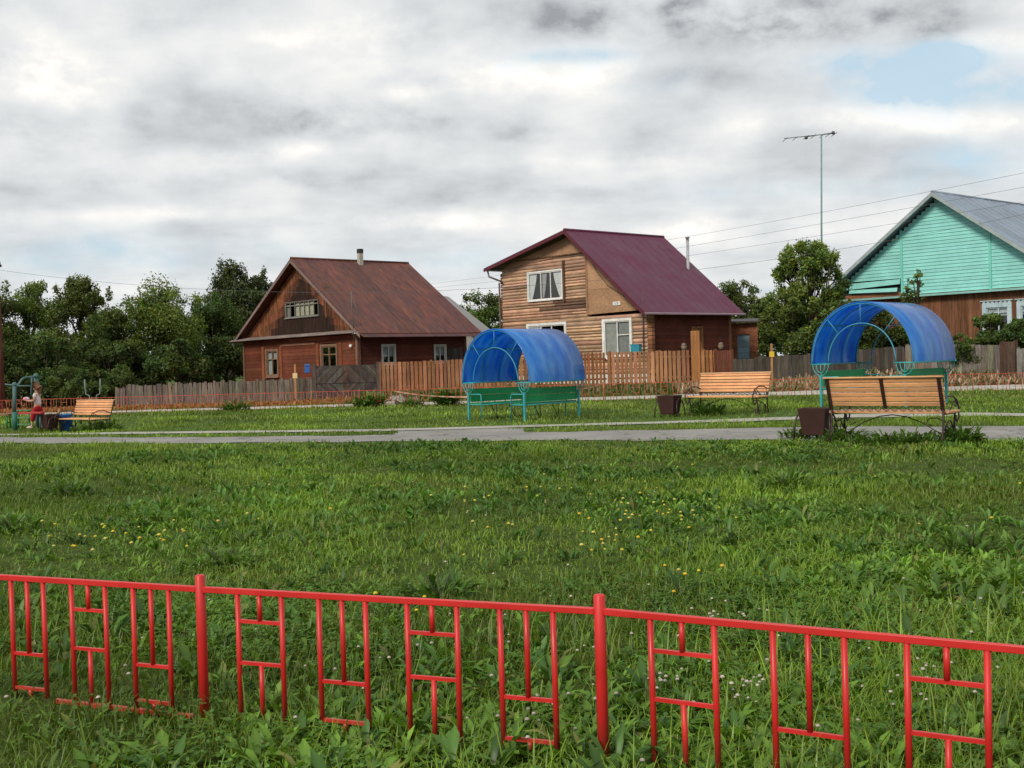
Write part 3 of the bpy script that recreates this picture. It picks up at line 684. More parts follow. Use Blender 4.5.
BR = (0.046, 0.019, 0.017)
def make_bin(label, loc, rz):
    t = thing('litter_bin', label, 'litter bin', loc, rz, 'brown litter bins on hoop stands')
    b = MB(); n = 4
    o = [(-.235, -.2), (.235, -.2), (.235, .2), (-.235, .2)]; k = 0.74
    out_t = [(x, y, .515) for x, y in o]; out_b = [(x * k, y * k, .095) for x, y in o]; in_t = [(x * .93, y * .93, .515) for x, y in o]; in_b = [(x * k * .93, y * k * .93, .11) for x, y in o]
    b.faces(out_t + out_b + in_t + in_b, [(i, (i + 1) % 4, 4 + (i + 1) % 4, 4 + i) for i in range(4)] + [(7, 6, 5, 4)] + [(i, 8 + i, 8 + (i + 1) % 4, (i + 1) % 4) for i in range(4)]
            + [(8 + i, 12 + i, 12 + (i + 1) % 4, 8 + (i + 1) % 4) for i in range(4)] + [(12, 13, 14, 15)], BR)
    b.build('bucket', 'paint', t, 0.004)
    for s in (-1, 1):
        b = MB(); x = s * 0.272
        b.tube([(x + s * .03, -.19, 0), (x + s * .025, -.185, .2), (x, -.13, .37), (x - s * .01, 0, .44), (x, .13, .37), (x + s * .025, .185, .2), (x + s * .03, .19, 0)], 0.016, IRON, 6)
        b.tube([(x - s * .01, 0, .44), (x - s * .035, 0, .45)], 0.010, IRON, 6); b.build('hoop', 'iron', t)
    b = MB(); b.tube([(-.29, 0, .085), (.29, 0, .085)], 0.010, IRON, 6); b.build('cross_bar', 'iron', t)
    return t
p = at(670, 417, 25.2); bin0 = make_bin('brown tapered litter bin left of the far orange bench', (p.x, 25.2, 0), math.radians(-38)); bin0.scale = (.92, .92, .95)
p = at(816, 435, 17.3); dup(bin0, (p.x, 17.3, 0), math.radians(-34), 'large brown tapered litter bin left of the near bench', 'brown litter bins on hoop stands')
p = at(50, 428, 28.9); b3 = dup(bin0, (p.x, 28.9, gz(p.x, 28.9)), math.radians(-44), 'distant brown litter bin between the child and the blue bin', 'brown litter bins on hoop stands'); b3.scale = (.85, .85, .85)
t = thing('plastic_bin', 'blue plastic bin standing by the small bench at far left', 'bin', (at(66, 427, 29.2).x, 29.2, gz(at(66, 427, 29.2).x, 29.2)))
b = MB(); b.lathe([(0.0, 0.0), (.135, 0.0), (.15, .02), (.165, .2), (.18, .40), (.188, .405), (.188, .425), (.172, .425), (.165, .38), (.14, .03), (0, .03)], (0, 0, 0), (0.012, 0.13, 0.46), 20); b.build('body', 'plastic', t)
b = MB(); b.tube([(-.19, 0, .40), (-.16, -.12, .30), (0, -.2, .22), (.16, -.12, .30), (.19, 0, .40)], 0.006, (0.5, 0.55, 0.6), 6); b.build('handle', 'plastic', t)

# ------------------------------------------------------------------ blue shelters
TQ = (0.045, 0.33, 0.35); TB = (0.05, 0.27, 0.42); GR = (0.008, 0.26, 0.085)
def make_shelter(label, loc, rz):
    t = thing('garden_shelter', label, 'shelter', loc, rz, 'blue arched shelters with green seats')
    W, D, RZ, H = 1.1, 0.9, 0.86, 1.21
    def hoop(k, a0=0, a1=180, n=24, y=0):
        return [(W * k * math.cos(math.radians(a0 + (a1 - a0) * i / n)), y, RZ + H * k * math.sin(math.radians(a0 + (a1 - a0) * i / n)) ** 0.93) for i in range(n + 1)]
    b = MB(); n = 36; o = hoop(1.0, 0, 180, n); i_ = hoop(0.992, 0, 180, n); vs = []
    ys = [-D - 0.03, -D / 3, D / 3, D + 0.03]
    for y in ys: vs += [(x, y, z + 0.018) for x, _, z in o] + [(x, y, z + 0.010) for x, _, z in i_]
    m = n + 1; fs = []
    for j in range(3):
        for k in range(n):
            a = j * 2 * m + k; c = a + 2 * m; fs += [(a, a + 1, c + 1, c), (a + m, c + m, c + m + 1, a + m + 1)]
    for k in range(n): fs += [(k, k + m, k + 1 + m, k + 1), (6 * m + k, 6 * m + k + 1, 7 * m + k + 1, 7 * m + k)]
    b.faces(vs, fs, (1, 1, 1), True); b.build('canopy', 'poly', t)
    for y in (-D, D):
        b = MB(); b.tube(hoop(0.985, y=y), 0.014, TB, 8); b.build('outer_arch', 'teal', t)
        b = MB(); b.tube(hoop(0.66, y=y), 0.012, TB, 8); b.build('inner_arch', 'teal', t)
        for a in (48, 90, 132):
            b = MB(); pa = hoop(0.66, a, a, 1, y)[0]; pb = hoop(0.985, a, a, 1, y)[0]; b.tube([pa, pb], 0.009, TB, 6); b.build('spoke', 'teal', t)
    for y in (-D / 3, D / 3):
        b = MB(); b.tube(hoop(0.98, y=y), 0.010, TQ, 6); b.build('roof_rib', 'teal', t)
    for zf in (40, 90, 140):
        pa = hoop(0.98, zf, zf, 1)[0]; b = MB(); b.tube([(pa[0], -D, pa[2]), (pa[0], D, pa[2])], 0.012, TQ, 6); b.build('purlin', 'teal', t)
    for s in (-1, 1):
        x0, x1 = s * W * 0.985, s * W * 0.66; xm = (x0 + x1) / 2
        b = MB(); b.tube([(x0, -D, RZ), (x0, D, RZ)], 0.016, TQ, 8); b.build('eave_rail', 'teal', t)
        for y in (-D, D):
            b = MB(); b.tube([(x0 + s * .04, y, RZ), (x1 - s * .04, y, RZ)], 0.016, TQ, 8)
            for k in (1.0, 0.55):
                hw = abs(x0 - x1) / 2 * k
                b.tube([(xm - hw * math.cos(a), y, RZ - 0.235 * (0.45 + 0.55 * k) * math.sin(a)) for a in [q * PI / 10 for q in range(11)]], 0.010, TQ, 6)
            b.tube([(xm, y, RZ), (xm, y, RZ - 0.235)], 0.010, TQ, 6)
            b.build('bracket', 'teal', t)
            b = MB(); b.box(xm - .022, xm + .022, y - .022, y + .022, 0, RZ - 0.235, TQ); b.build('leg', 'teal', t)
        st = bpy.data.objects.new('seat_bench', None); link(st, t)
        b = MB(); xs_ = sorted((xm - s * 0.04, xm - s * 0.40))
        for q in range(3): ww = (xs_[1] - xs_[0]) / 3; b.box(xs_[0] + q * ww + .006, xs_[0] + (q + 1) * ww - .006, -D + .03, D - .03, 0.375, 0.40, vary(GR, 0.2))
        b.build('seat', 'green', st)
        b = MB(); xb = sorted((xm - s * 0.025, xm - s * 0.045))
        b.box(xb[0], xb[1], -D + .03, D - .03, 0.42, 0.575, GR); b.box(xb[0], xb[1], -D + .03, D - .03, 0.585, 0.725, vary(GR, .15)); b.build('backrest', 'green', st)
        for y in (-D, D):
            b = MB(); xf = xm - s * 0.42
            b.tube([(xm - s * .02, y, .60), (xf + s * .03, y, .60), (xf, y, .57), (xf, y, 0)], 0.014, TQ, 6); b.tube([(xm - s * .02, y, .36), (xf, y, .36)], 0.014, TQ, 6); b.build('arm_frame', 'teal', st)
        b = MB()
        for y in (-0.3, 0.3): b.tube([(xm - s * .1, y, .37), (xm - s * .2, y + .12, 0)], 0.009, IRON, 5); b.tube([(xm - s * .3, y, .37), (xm - s * .2, y + .12, 0)], 0.009, IRON, 5)
        b.tube([(xm, -D, .36), (xm, D, .36)], 0.014, TQ, 6); b.tube([(xm - s * .42, -D, .36), (xm - s * .42, D, .36)], 0.014, TQ, 6)
        b.build('seat_frame', 'teal', st)
    return t
sh0 = make_shelter('blue arched shelter with green seats in front of the log house', (0.26, 26.7, 0), math.radians(-45))
sh1 = dup(sh0, (7.95, 24.6, gz(7.95, 24.6) - .01), math.radians(-45), 'blue arched shelter with green seats behind the near bench, before the mint house', 'blue arched shelters with green seats'); sh1.scale = (1.05, 1.05, 1.05)

exec_after = []
# ------------------------------------------------------------------ houses
def facade_gable(p): return (p[0], -p[1], p[2])           # (along, outward, up) -> house frame, gable wall on the front
def facade_side(p): return (p[1], p[0], p[2])             # side wall on the right: outward is +x
def clip_rects(a, b, rects, z0, z1):
    """pieces of the span a..b left over beside the openings that this course meets"""
    spans = [(a, b)]
    for (x0, x1, q0, q1) in rects:
        if z1 <= q0 + 1e-4 or z0 >= q1 - 1e-4: continue
        nxt = []
        for s0, s1 in spans:
            if x1 <= s0 or x0 >= s1: nxt.append((s0, s1)); continue
            if x0 > s0: nxt.append((s0, x0))
            if x1 < s1: nxt.append((x1, s1))
        spans = nxt
    return [s for s in spans if s[1] - s[0] > 0.03]
def window(parent, T, x0, x1, z0, z1, frame, cas, mull, bars=(), depth=0.05, curtain=None, kind='plain', dark=(0.02, 0.022, 0.025), sill=True, label=None, fr=0.05):
    """casing around an opening, sash bars, glass, curtains hung behind the glass"""
    b = MB(T); d0, d1 = -0.03, depth
    if cas:
        b.box(x0 - cas, x0, d0, d1, z0 - cas, z1 + cas, vary(frame, .06)); b.box(x1, x1 + cas, d0, d1, z0 - cas, z1 + cas, vary(frame, .06))
        b.box(x0, x1, d0, d1 - .002, z1, z1 + cas, vary(frame, .06)); b.box(x0, x1, d0, d1 - .002, z0 - cas, z0, vary(frame, .06))
        if kind == 'carved':
            n = 7
            for i in range(n):
                xa = x0 - cas + (x1 - x0 + 2 * cas) * i / n; xb = x0 - cas + (x1 - x0 + 2 * cas) * (i + 1) / n
                b.prism([(xa, z1 + cas), (xb, z1 + cas), ((xa + xb) / 2 + .02, z1 + cas + .09), ((xa + xb) / 2 - .02, z1 + cas + .09)], d0, d1, vary(frame, .1))
            b.box(x0 - cas - .06, x1 + cas + .06, d0, d1 + .03, z1 + cas + .09, z1 + cas + .13, frame)
    xs = [x0] + list(mull) + [x1]
    b.box(x0, x1, -.05, .0, z0, z0 + fr, frame); b.box(x0, x1, -.05, .0, z1 - fr, z1, frame)
    for i, x in enumerate(xs):
        a, c = (x, x + fr) if i == 0 else ((x - fr, x) if i == len(xs) - 1 else (x - fr / 2, x + fr / 2)); b.box(a, c, -.051, .001, z0 + fr, z1 - fr, frame)
    for (xa, xb, z) in bars: b.box(xa + fr / 2, xb - fr / 2, -.049, -.001, z - .02, z + .02, frame)
    if sill: b.box(x0 - cas - .03, x1 + cas + .03, d0, d1 + .05, z0 - cas - .035, z0 - cas, frame)
    wnd = b.build('window', 'paint', parent)
    if label: wnd['label'] = label
    g_ = MB(T); g_.faces([(x0, -.03, z0), (x1, -.03, z0), (x1, -.03, z1), (x0, -.03, z1)], [(0, 1, 2, 3)], (1, 1, 1)); g_.build('pane', 'glass', wnd)
    if curtain:
        c_ = MB(T)
        for (xa, xb, za, zb, col, pinch) in curtain:
            n = max(6, int((xb - xa) / 0.035))
            vs = []; fs = []
            for j in range(7):
                tz = j / 6; z = zb + (za - zb) * tz
                for i in range(n + 1):
                    tx = i / n; x = xa + (xb - xa) * (tx if pinch == 0 else (tx * (1 - 0.72 * tz ** 1.4) if pinch > 0 else 1 - (1 - tx) * (1 - 0.72 * tz ** 1.4)))
                    vs.append((x, -.075 + 0.014 * math.sin(i * 2.1 + j * .15), z))
            for j in range(6):
                for i in range(n): a = j * (n + 1) + i; fs.append((a, a + 1, a + n + 2, a + n + 1))
            c_.faces(vs, fs, col, True)
        c_.build('curtain', 'cloth', wnd)
    return wnd

# ---- weathered red-brown house with a rusty roof
def house_rusty():
    A = at(358, 360, 50); zb = gz(A.x, 50)
    t = thing('wooden_house', 'dark red weathered wooden house under a rusty brown metal roof', 'house', (A.x, 50, 0), math.radians(-49))
    W, Ld, E, AX, AP = 10.35, 6.05, 2.78, -5.0, 6.42
    RB = (0.135, 0.045, 0.026)
    wins = [(-8.0, -6.95, 1.05, 2.22), (-2.95, -1.72, 1.2, 2.30)]
    # gable wall, horizontal boards; the dark core stands behind the boards
    b = MB(facade_gable); b.box(-W + .02, -.02, -.26, -.16, 0, E, (0.012, 0.01, 0.01)); z = 0.12; i = 0
    while z < E - .02:
        z1 = min(z + 0.165, E)
        for a, c in clip_rects(-W, 0, wins, z, z1):
            k = a
            while k < c - .01:
                e = min(c, k + random.uniform(2.5, 6)); b.box(k, e - .004, -.16, random.uniform(-.012, 0.0), z, z1 - .008, vary(RB, 0.28)); k = e
        z = z1
    for x in (-W, -.14): b.box(x, x + .14, 0.002, .03, 0.05, E, vary((0.20, 0.11, 0.08), .1))
    for x in (-8.45, -6.95 + .22, -3.4, -1.6 + .12): b.box(x, x + .22, 0.002, .025, 0.6, 2.45, vary((0.22, 0.075, 0.035), .15))
    b.box(-6.6, -3.5, 0.002, .02, 2.42, 2.50, (0.26, 0.13, 0.09))
    b.build('front_wall', 'boardh', t)
    # side wall
    sw = [(1.3, 1.95, 1.45, 2.24), (4.2, 4.8, 1.45, 2.2)]
    b = MB(facade_side); b.box(.02, Ld, -.26, -.16, 0, E, (0.012, 0.01, 0.01)); z = .12
    while z < E - .02:
        z1 = min(z + 0.165, E)
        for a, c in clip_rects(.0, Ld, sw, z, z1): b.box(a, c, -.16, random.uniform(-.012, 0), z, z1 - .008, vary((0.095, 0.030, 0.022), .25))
        z = z1
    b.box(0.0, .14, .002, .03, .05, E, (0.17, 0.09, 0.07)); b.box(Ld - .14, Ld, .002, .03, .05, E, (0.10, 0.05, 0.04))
    b.build('side_wall', 'boardh', t)
    b = MB(); b.box(-W, 0, Ld - .15, Ld, 0, E, (0.08, 0.03, 0.02)); b.box(-W, -W + .15, 0.16, Ld - .15, 0, E, (0.08, 0.03, 0.02)); b.build('rear_wall', 'boardh', t)
    # gable with upright boards, blackened round the attic window
    b = MB(facade_gable); aw = (-6.35, -3.4, 3.76, 4.47); x = -W - .1; PZ = E + .16
    b.prism([(-W - .1, PZ), (.1, PZ), (AX, AP - .1)], -.52, -.46, (0.01, 0.008, 0.008))
    def rz(x): return PZ + (AP - .15 - PZ) * (1 - abs(x - AX) / (W / 2 + .12))
    while x < .08:
        x1 = min(x + random.uniform(.14, .2), .08); zt0, zt1 = rz(x), rz(x1); mid = (x + x1) / 2
        burnt = max(0, 1 - abs(mid + 4.9) / 2.7)
        def strip_(za, zb0, zb1):
            if max(zb0, zb1) - za < .03: return
            n = 5
            for q in range(n):
                a0 = za + (zb0 - za) * q / n; a1 = za + (zb0 - za) * (q + 1) / n; c0 = za + (zb1 - za) * q / n; c1 = za + (zb1 - za) * (q + 1) / n
                zc = (a0 + a1 + c0 + c1) / 4; f_ = min(1, max(0, (5.95 - 0.86 * abs(mid + 4.8) - zc) * 1.3 + random.uniform(-.22, .22) + .25)) * .95
                col = tuple(p_ * (1 - f_) + q_ * f_ for p_, q_ in zip(vary((0.20, 0.078, 0.038), .3), (0.022, 0.014, 0.012)))
                b.prism([(x, a0), (x1 - .008, c0), (x1 - .008, c1), (x, a1)], -.20, -.17 + jit, col)
        jit = random.uniform(0, .012)
        if x1 > aw[0] and x < aw[1]: strip_(PZ, aw[2] - .02, aw[2] - .02); strip_(aw[3] + .02, max(aw[3] + .03, zt0), max(aw[3] + .03, zt1))
        else: strip_(PZ, max(PZ, zt0), max(PZ, zt1))
        x = x1
    b.box(-2.72, -2.64, -.16, -.12, 3.6, 5.2, (0.20, 0.10, 0.06))
    b.build('gable', 'boardv', t)
    Tg = lambda p: (p[0], -p[1] + .18, p[2])
    fr = (0.20, 0.19, 0.175)
    window(t, Tg, aw[0], aw[1], aw[2], aw[3], fr, 0.02, [aw[0] + (aw[1] - aw[0]) * k / 7 for k in range(1, 7)], [(aw[0], aw[1], aw[2] + .55)], 0.03,
           [(aw[0] + .85, aw[1] - .5, aw[2] + .05, aw[3] - .05, (0.60, 0.55, 0.42), 0), (aw[0] + .05, aw[0] + .4, aw[2], aw[3] - .1, (0.3, 0.3, 0.28), 0)], label='wide attic window of many small grimy panes', fr=0.032)
    for (x0, x1, z0, z1) in wins:
        window(t, facade_gable, x0, x1, z0, z1, (0.21, 0.13, 0.09), 0.09, [x0 + (x1 - x0) * .5], [(x0, x1, z0 + (z1 - z0) * .66)], 0.035,
               [(x0 + .05, x0 + (x1 - x0) * .55, z0 + .05, z1 - .1, (0.45, 0.47, 0.45), 0), (x0 + .05, x1 - .05, z1 - .42, z1 - .08, (0.40, 0.42, 0.40), 0)])
    for (x0, x1, z0, z1) in sw:
        window(t, facade_side, x0, x1, z0, z1, (0.45, 0.46, 0.44), 0.06, [x0 + (x1 - x0) * .5], [], 0.03, [(x0 + .03, x1 - .03, z0 + .3, z1, (0.4, 0.42, 0.42), 0)])
    # ledge under the gable
    b = MB(facade_gable); b.slab([(-W - .65, .42, E + .0), (.32, .42, E + .02), (.32, -.1, E + .15), (-W - .65, -.1, E + .13)], (0, 0, .035), (0.22, 0.18, 0.17)); b.build('ledge', 'boardh', t)
    # roof
    ov, oe = .26, .62; sl = (AP - E) / (W / 2); zl = E - oe * sl * .35
    b = MB()
    L0, L1 = -ov, Ld + .45
    for sgn, xe in ((-1, -W - oe), (1, oe)):
        ze = E + .02 - .08
        n = 10
        for k in range(n):
            ya = L0 + (L1 - L0) * k / n; yb = L0 + (L1 - L0) * (k + 1) / n; g_ = random.uniform(.74, 1.02)
            b.slab([(AX, ya, AP), (xe, ya, ze), (xe, yb - .004, ze), (AX, yb - .004, AP)], (0, 0, .05 + random.uniform(0, .012)), (g_, g_ * random.uniform(.92, 1.05), g_))
            b.tube([(AX, yb, AP + .055), (xe, yb, ze + .055)], .007, (g_ * .8,) * 3, 4)
    b.tube([(AX, L0, AP + .07), (AX, L1, AP + .07)], .055, (.8, .8, .8), 6)
    roof = b.build('roof', 'rust', t)
    b = MB(facade_gable)
    for sgn, xe in ((-1, -W - oe), (1, oe)):
        b.prism([(AX, AP + .01), (xe, E - .07), (xe, E - .21), (AX, AP - .15)], ov + .003, ov + .03, (0.20, 0.15, 0.14))
    b.build('bargeboard', 'boardh', roof)
    b = MB(); b.slab([(oe, -.3, E - .06), (oe + .35, -.3, E - .2), (oe + .35, Ld + .3, E - .2), (oe, Ld + .3, E - .06)], (0, 0, .02), (.55, .5, .55)); b.build('eaves_flashing', 'rust', roof)
    b = MB(); cx, cy = AX + .25, 3.45
    b.box(cx - .105, cx + .105, cy - .105, cy + .105, AP - .4, AP + .42, (0.42, 0.40, 0.36)); b.box(cx - .115, cx + .115, cy - .115, cy + .115, AP + .42, AP + .62, (0.05, 0.045, 0.045)); b.build('chimney', 'brick', roof)
    # drainpipe with a lamp by the corner, wires of a small aerial
    b = MB(); b.tube([(.15, -.25, 2.2), (.12, -.3, 3.9), (.1, -.3, 4.6)], .025, (0.13, 0.11, 0.10), 6); b.tube([(.1, -.3, 4.5), (.55, -.1, 3.1)], .012, (0.13, 0.11, 0.1), 5); b.build('service_mast', 'iron', t)
    b = MB(facade_gable); b.ball((-.45, .06, 2.25), .08, (0.75, 0.75, 0.75)); b.build('lamp', 'plastic', t)
    return t
house_rusty()

# ---- log house with a maroon roof
def house_log():
    A = at(648, 360, 55)
    t = thing('log_house', 'two storey bare log house with a steep maroon metal roof', 'house', (A.x, 55, 0), math.radians(-49))
    W, Ld = 10.6, 6.4; AX, AP = -4.9, 7.92; LT, RT = (-11.3, 6.48), (.42, 3.48)     # roof tips
    def rz(x): return AP + (x - AX) * ((LT[1] - AP) / (LT[0] - AX) if x < AX else (RT[1] - AP) / (RT[0] - AX)) - .12
    TAN = (0.52, 0.33, 0.23)
    uw = (-8.4, -5.8, 4.58, 6.02); lw = (-2.86, -1.12, 1.5, 3.2); mw = (-8.5, -5.7, 1.6, 3.22); osb_low = 3.62
    wins = [uw, lw, mw]
    b = MB(facade_gable)
    b.prism([(-W + .05, .0), (-.05, .0), (-.05, rz(-.05) - .1), (AX, AP - .3), (-W + .05, rz(-W) - .1)], -.40, -.30, (0.02, 0.014, 0.01))
    z = .62
    while z < 6.75:
        hz = random.uniform(.13, .225); z1 = z + hz; zc = (z + z1) / 2
        right = -.02 if z1 < osb_low else -3.98
        # span under the roof line
        xl = -W
        while rz(xl) < z1 and xl < AX: xl += .1
        for a, c in clip_rects(xl, right, wins, z, z1):
            k = a
            while k < c - .02:
                e = c if c - k < 2.2 else min(c, k + random.uniform(1.6, 4.8))
                dk = vary(TAN, .24); 
                if random.random() < .22: dk = tuple(q * .72 for q in dk)
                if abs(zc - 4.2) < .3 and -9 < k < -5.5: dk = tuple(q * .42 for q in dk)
                n = 5; pr = []
                bulge = random.uniform(.05, .085)
                vs = []
                for (x) in (k, e - .012):
                    for i in range(n + 1):
                        tt = i / n; vs.append((x, -.1 + bulge * math.sin(PI * (0.12 + .76 * tt)), z + .006 + (hz - .018) * tt))
                m = n + 1; fs = [(i, i + m, i + m + 1, i + 1) for i in range(n)]
                b.faces(vs, fs, dk); b.box(k, e - .012, -.3, -.1 + bulge * .36, z + .006, z1 - .004, tuple(q * .72 for q in dk)); k = e
        z = z1
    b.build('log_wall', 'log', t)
    b = MB(facade_gable); OS = (0.42, 0.25, 0.15)
    b.prism([(-W + .3, 6.38), (AX - .6, 6.78), (-4.0, 6.78), (-4.0, rz(-4.0)), (AX, AP - .16), (-W + .3, rz(-W + .3) - .02)], -.10, -.015, vary(OS, .1))
    b.prism([(-3.98, osb_low), (-.12, osb_low + .05), (-.12, rz(-.12)), (-2.2, rz(-2.2))  , (-2.2, 4.86), (-3.98, 4.86)], -.10, -.01, tuple(.85 * q for q in OS))
    b.prism([(-3.98, 4.87), (-2.21, 4.87), (-2.21, rz(-2.21)), (-3.98, rz(-3.98))], -.10, -.005, vary(OS, .1))
    b.box(-.14, .0, -.02, .015, osb_low, rz(-.05) - .05, TAN)
    b.build('board_cladding', 'osb', t)
    b = MB(facade_gable); b.box(-9.4, -3.7, -.005, .03, 6.745, 6.80, (0.16, 0.09, 0.05)); b.box(-4.06, -3.94, -.005, .03, osb_low, 6.78, (0.36, 0.20, 0.12)); b.box(uw[1] + .07, uw[1] + .2, -.05, .05, 4.4, 6.5, (0.16, 0.09, 0.06))
    b.build('batten', 'boardv', t)
    b = MB(facade_gable)
    b.box(-W + .02, -.02, -.35, -.02, 0.0, .60, (0.60, 0.60, 0.58)); b.build('plinth', 'paint', t)
    # jutting log ends at both corners
    b = MB(facade_gable); b2 = MB(facade_gable); z = .62
    while z < 6.2:
        if z < 3.3: b.box(.0, .26, -.24, -.04, z, z + .17, vary((0.30, 0.14, 0.07), .35))
        b2.box(-W - .12, -W, -.26, -.05, z, z + .17, vary((0.20, 0.10, 0.055), .35)); z += .2
    b.build('corner_logs', 'log', t); b2.build('corner_logs', 'log', t)
    b = MB(); b.box(-W, 0, Ld - .2, Ld, 0, 3.3, (0.2, 0.1, 0.05)); b.box(-W, -W + .2, .3, Ld - .2, 0, 5.4, (0.2, 0.1, 0.05)); b.build('rear_wall', 'boardh', t)
    # red-brown side wall
    RB = (0.125, 0.036, 0.026); dr = (3.25, 4.1, .3, 2.85)
    b = MB(facade_side); b.box(.26, Ld, -.3, -.2, 0, 3.7, (0.02, .01, .01)); z = .1
    while z < 3.7:
        z1 = z + .155
        for a, c in clip_rects(.26, Ld, [dr], z, z1): b.box(a, c, -.2, random.uniform(-.01, 0), z, z1 - .008, vary(RB, .16))
        z = z1
    b.build('side_wall', 'boardh', t)
    b = MB(facade_side); b.box(dr[0] + .07, dr[1] - .07, -.12, -.05, dr[2], dr[3] - .07, (0.30, 0.145, 0.06))
    for x in (dr[0], dr[1] - .07): b.box(x, x + .07, -.14, .03, dr[2], dr[3], (0.36, 0.18, 0.08))
    b.box(dr[0] + .07, dr[1] - .07, -.14, .028, dr[3] - .07, dr[3], (0.36, 0.18, 0.08)); door = b.build('door', 'boardv', t)
    b = MB(facade_side); b.tube([(dr[1] - .16, -.02, 1.3), (dr[1] - .16, .03, 1.3), (dr[1] - .28, .03, 1.3)], .012, (.3, .3, .3), 6); b.build('handle', 'iron', door)
    for x in (2.35, 5.2):                                        # hanging flower pots each side of the door
        b = MB(facade_side); b.tube([(x, .0, 2.35), (x, .2, 2.3), (x, .24, 2.2)], .012, (.05, .05, .05), 5)
        for dx in (-.09, .09): b.tube([(x, .24, 2.2), (x + dx, .24, 1.85)], .005, (.08, .08, .08), 4)
        b.build('hanging_bracket', 'iron', t)
        b = MB(facade_side); b.lathe([(0, 0), (.09, 0), (.15, .16), (.16, .18), (.14, .18), (.1, .03)], (x, .24, 1.68), (0.45, 0.38, 0.32), 12); b.ball((x, .24, 1.92), (.15, .12, .12), (0.20, 0.15, 0.12), 8, 5); b.build('hanging_pot', 'plastic', t)
    WH = (0.74, 0.74, 0.74); cu = (0.80, 0.80, 0.78)
    x0, x1, z0, z1 = uw; a_, c_ = x0 + .98, x0 + 1.72
    window(t, facade_gable, x0, x1, z0, z1, WH, 0.07, [a_, c_], [], .03, [(x0 + .05, x0 + .62, z0 + .05, z1 - .06, cu, 1), (c_ + .16, x1 - .05, z0 + .05, z1 - .06, cu, -1), (a_ + .06, a_ + .42, z0 + .1, z1 - .06, (.45, .46, .46), 1)], sill=False, label='white three-pane upper window with gathered curtains')
    x0, x1, z0, z1 = lw; m_ = x0 + .88
    window(t, facade_gable, x0, x1, z0, z1, WH, .13, [m_], [(m_, x1, z0 + (z1 - z0) * .6)], .04, [(x0 + .06, m_ - .04, z0 + .05, z1 - .05, (.50, .49, .47), 0), (m_ + .05, x1 - .06, z0 + .05, z1 - .05, (.36, .36, .35), 0)], label='white ground floor window at the right corner')
    x0, x1, z0, z1 = mw
    window(t, facade_gable, x0, x1, z0, z1, WH, .13, [x0 + 1.0, x0 + 1.8], [], .04, [(x0 + .06, x0 + .9, z0 + .05, z1 - .1, (.5, .5, .48), 0)], label='white ground floor window half hidden behind the blue shelter')
    b = MB(facade_gable); b.box(-2.2, -1.7, .005, .025, 3.98, 4.16, (.72, .72, .72)); plate = b.build('number_plate', 'paint', t)
    b = MB(facade_gable); b.box(-2.06, -2.02, .026, .029, 4.02, 4.12, (.1, .1, .12)); b.box(-1.95, -1.85, .026, .029, 4.10, 4.12, (.1, .1, .12)); b.box(-1.95, -1.85, .026, .029, 4.02, 4.04, (.1, .1, .12)); b.box(-1.92, -1.88, .026, .029, 4.04, 4.10, (.1, .1, .12)); b.build('digits', 'paint', plate)
    b = MB(facade_gable); b.box(-.98, -.42, -.05, .16, 1.62, 2.0, (0.03, 0.24, 0.34)); b.box(-1.0, -.40, -.05, .18, 2.0, 2.03, (0.02, 0.18, 0.28)); b.build('meter_box', 'plastic', t, .01)
    b = MB(facade_gable); b.tube([(-3.7, .04, 6.6), (-3.3, .05, 5.8), (-2.5, .06, 5.0), (-1.5, .06, 4.45), (-.5, .05, 3.95)], .014, (.06, .05, .05), 5); b.tube([(-.22, .04, 4.6), (-.22, .04, 1.2)], .03, (.10, .06, .05), 6); b.build('cable', 'iron', t)
    # roof
    L0, L1 = -.62, Ld + .55; MR = (0.092, 0.013, 0.042); b = MB()
    for (xe, ze) in (LT, RT):
        n = 12
        for k in range(n):
            ya = L0 + (L1 - L0) * k / n; yb = L0 + (L1 - L0) * (k + 1) / n
            b.slab([(AX, ya, AP), (xe, ya, ze), (xe, yb, ze), (AX, yb, AP)], (0, 0, .045), vary(MR, .05))
            b.tube([(AX, yb - .03, AP + .045), (xe, yb - .03, ze + .045)], .007, MR, 4)
    b.tube([(AX, L0, AP + .05), (AX, L1, AP + .05)], .07, MR, 6)
    roof = b.build('roof', 'roofpurple', t)
    b = MB(facade_gable)
    for (xe, ze) in (LT, RT): b.prism([(AX, AP + .02), (xe, ze + .02), (xe, ze - .16), (AX, AP - .16)], -L0 + .003, -L0 + .03, (0.10, 0.022, 0.035))
    b.build('bargeboard', 'paint', roof)
    b = MB()
    for (xe, ze), s in ((LT, -1), (RT, 1)):
        b.slab([(AX, L0 + .03, AP - .02), (xe, L0 + .03, ze - .02), (xe, -.02, ze - .02), (AX, -.02, AP - .02)], (0, 0, -.03), (0.10, 0.035, 0.035))
    b.build('soffit', 'paint', roof)
    b = MB(); xe, ze = RT
    b.slab([(xe + .005, L0, ze + .03), (xe + .1, L0, ze - .02), (xe + .1, L1, ze - .02), (xe + .005, L1, ze + .03)], (0, 0, -.06), (0.24, 0.17, 0.20)); b.build('gutter', 'paint', roof)
    b = MB(); xe, ze = LT
    b.tube([(xe + .0, L0 - .02, ze - .04), (xe, L1, ze - .04)], .07, (.55, .55, .56), 8); b.tube([(xe + .1, -.45, ze - .1), (xe + .15, -.4, ze - .42), (xe + .9, -.1, ze - .75), (-W - .05, .02, ze - .78)], .05, (.12, .10, .10), 8); b.tube([(-W - .12, -.05, ze - .78), (-W - .12, -.05, .3)], .05, (.10, .06, .05), 8); b.build('drainpipe', 'iron', roof)
    return t
house_log()

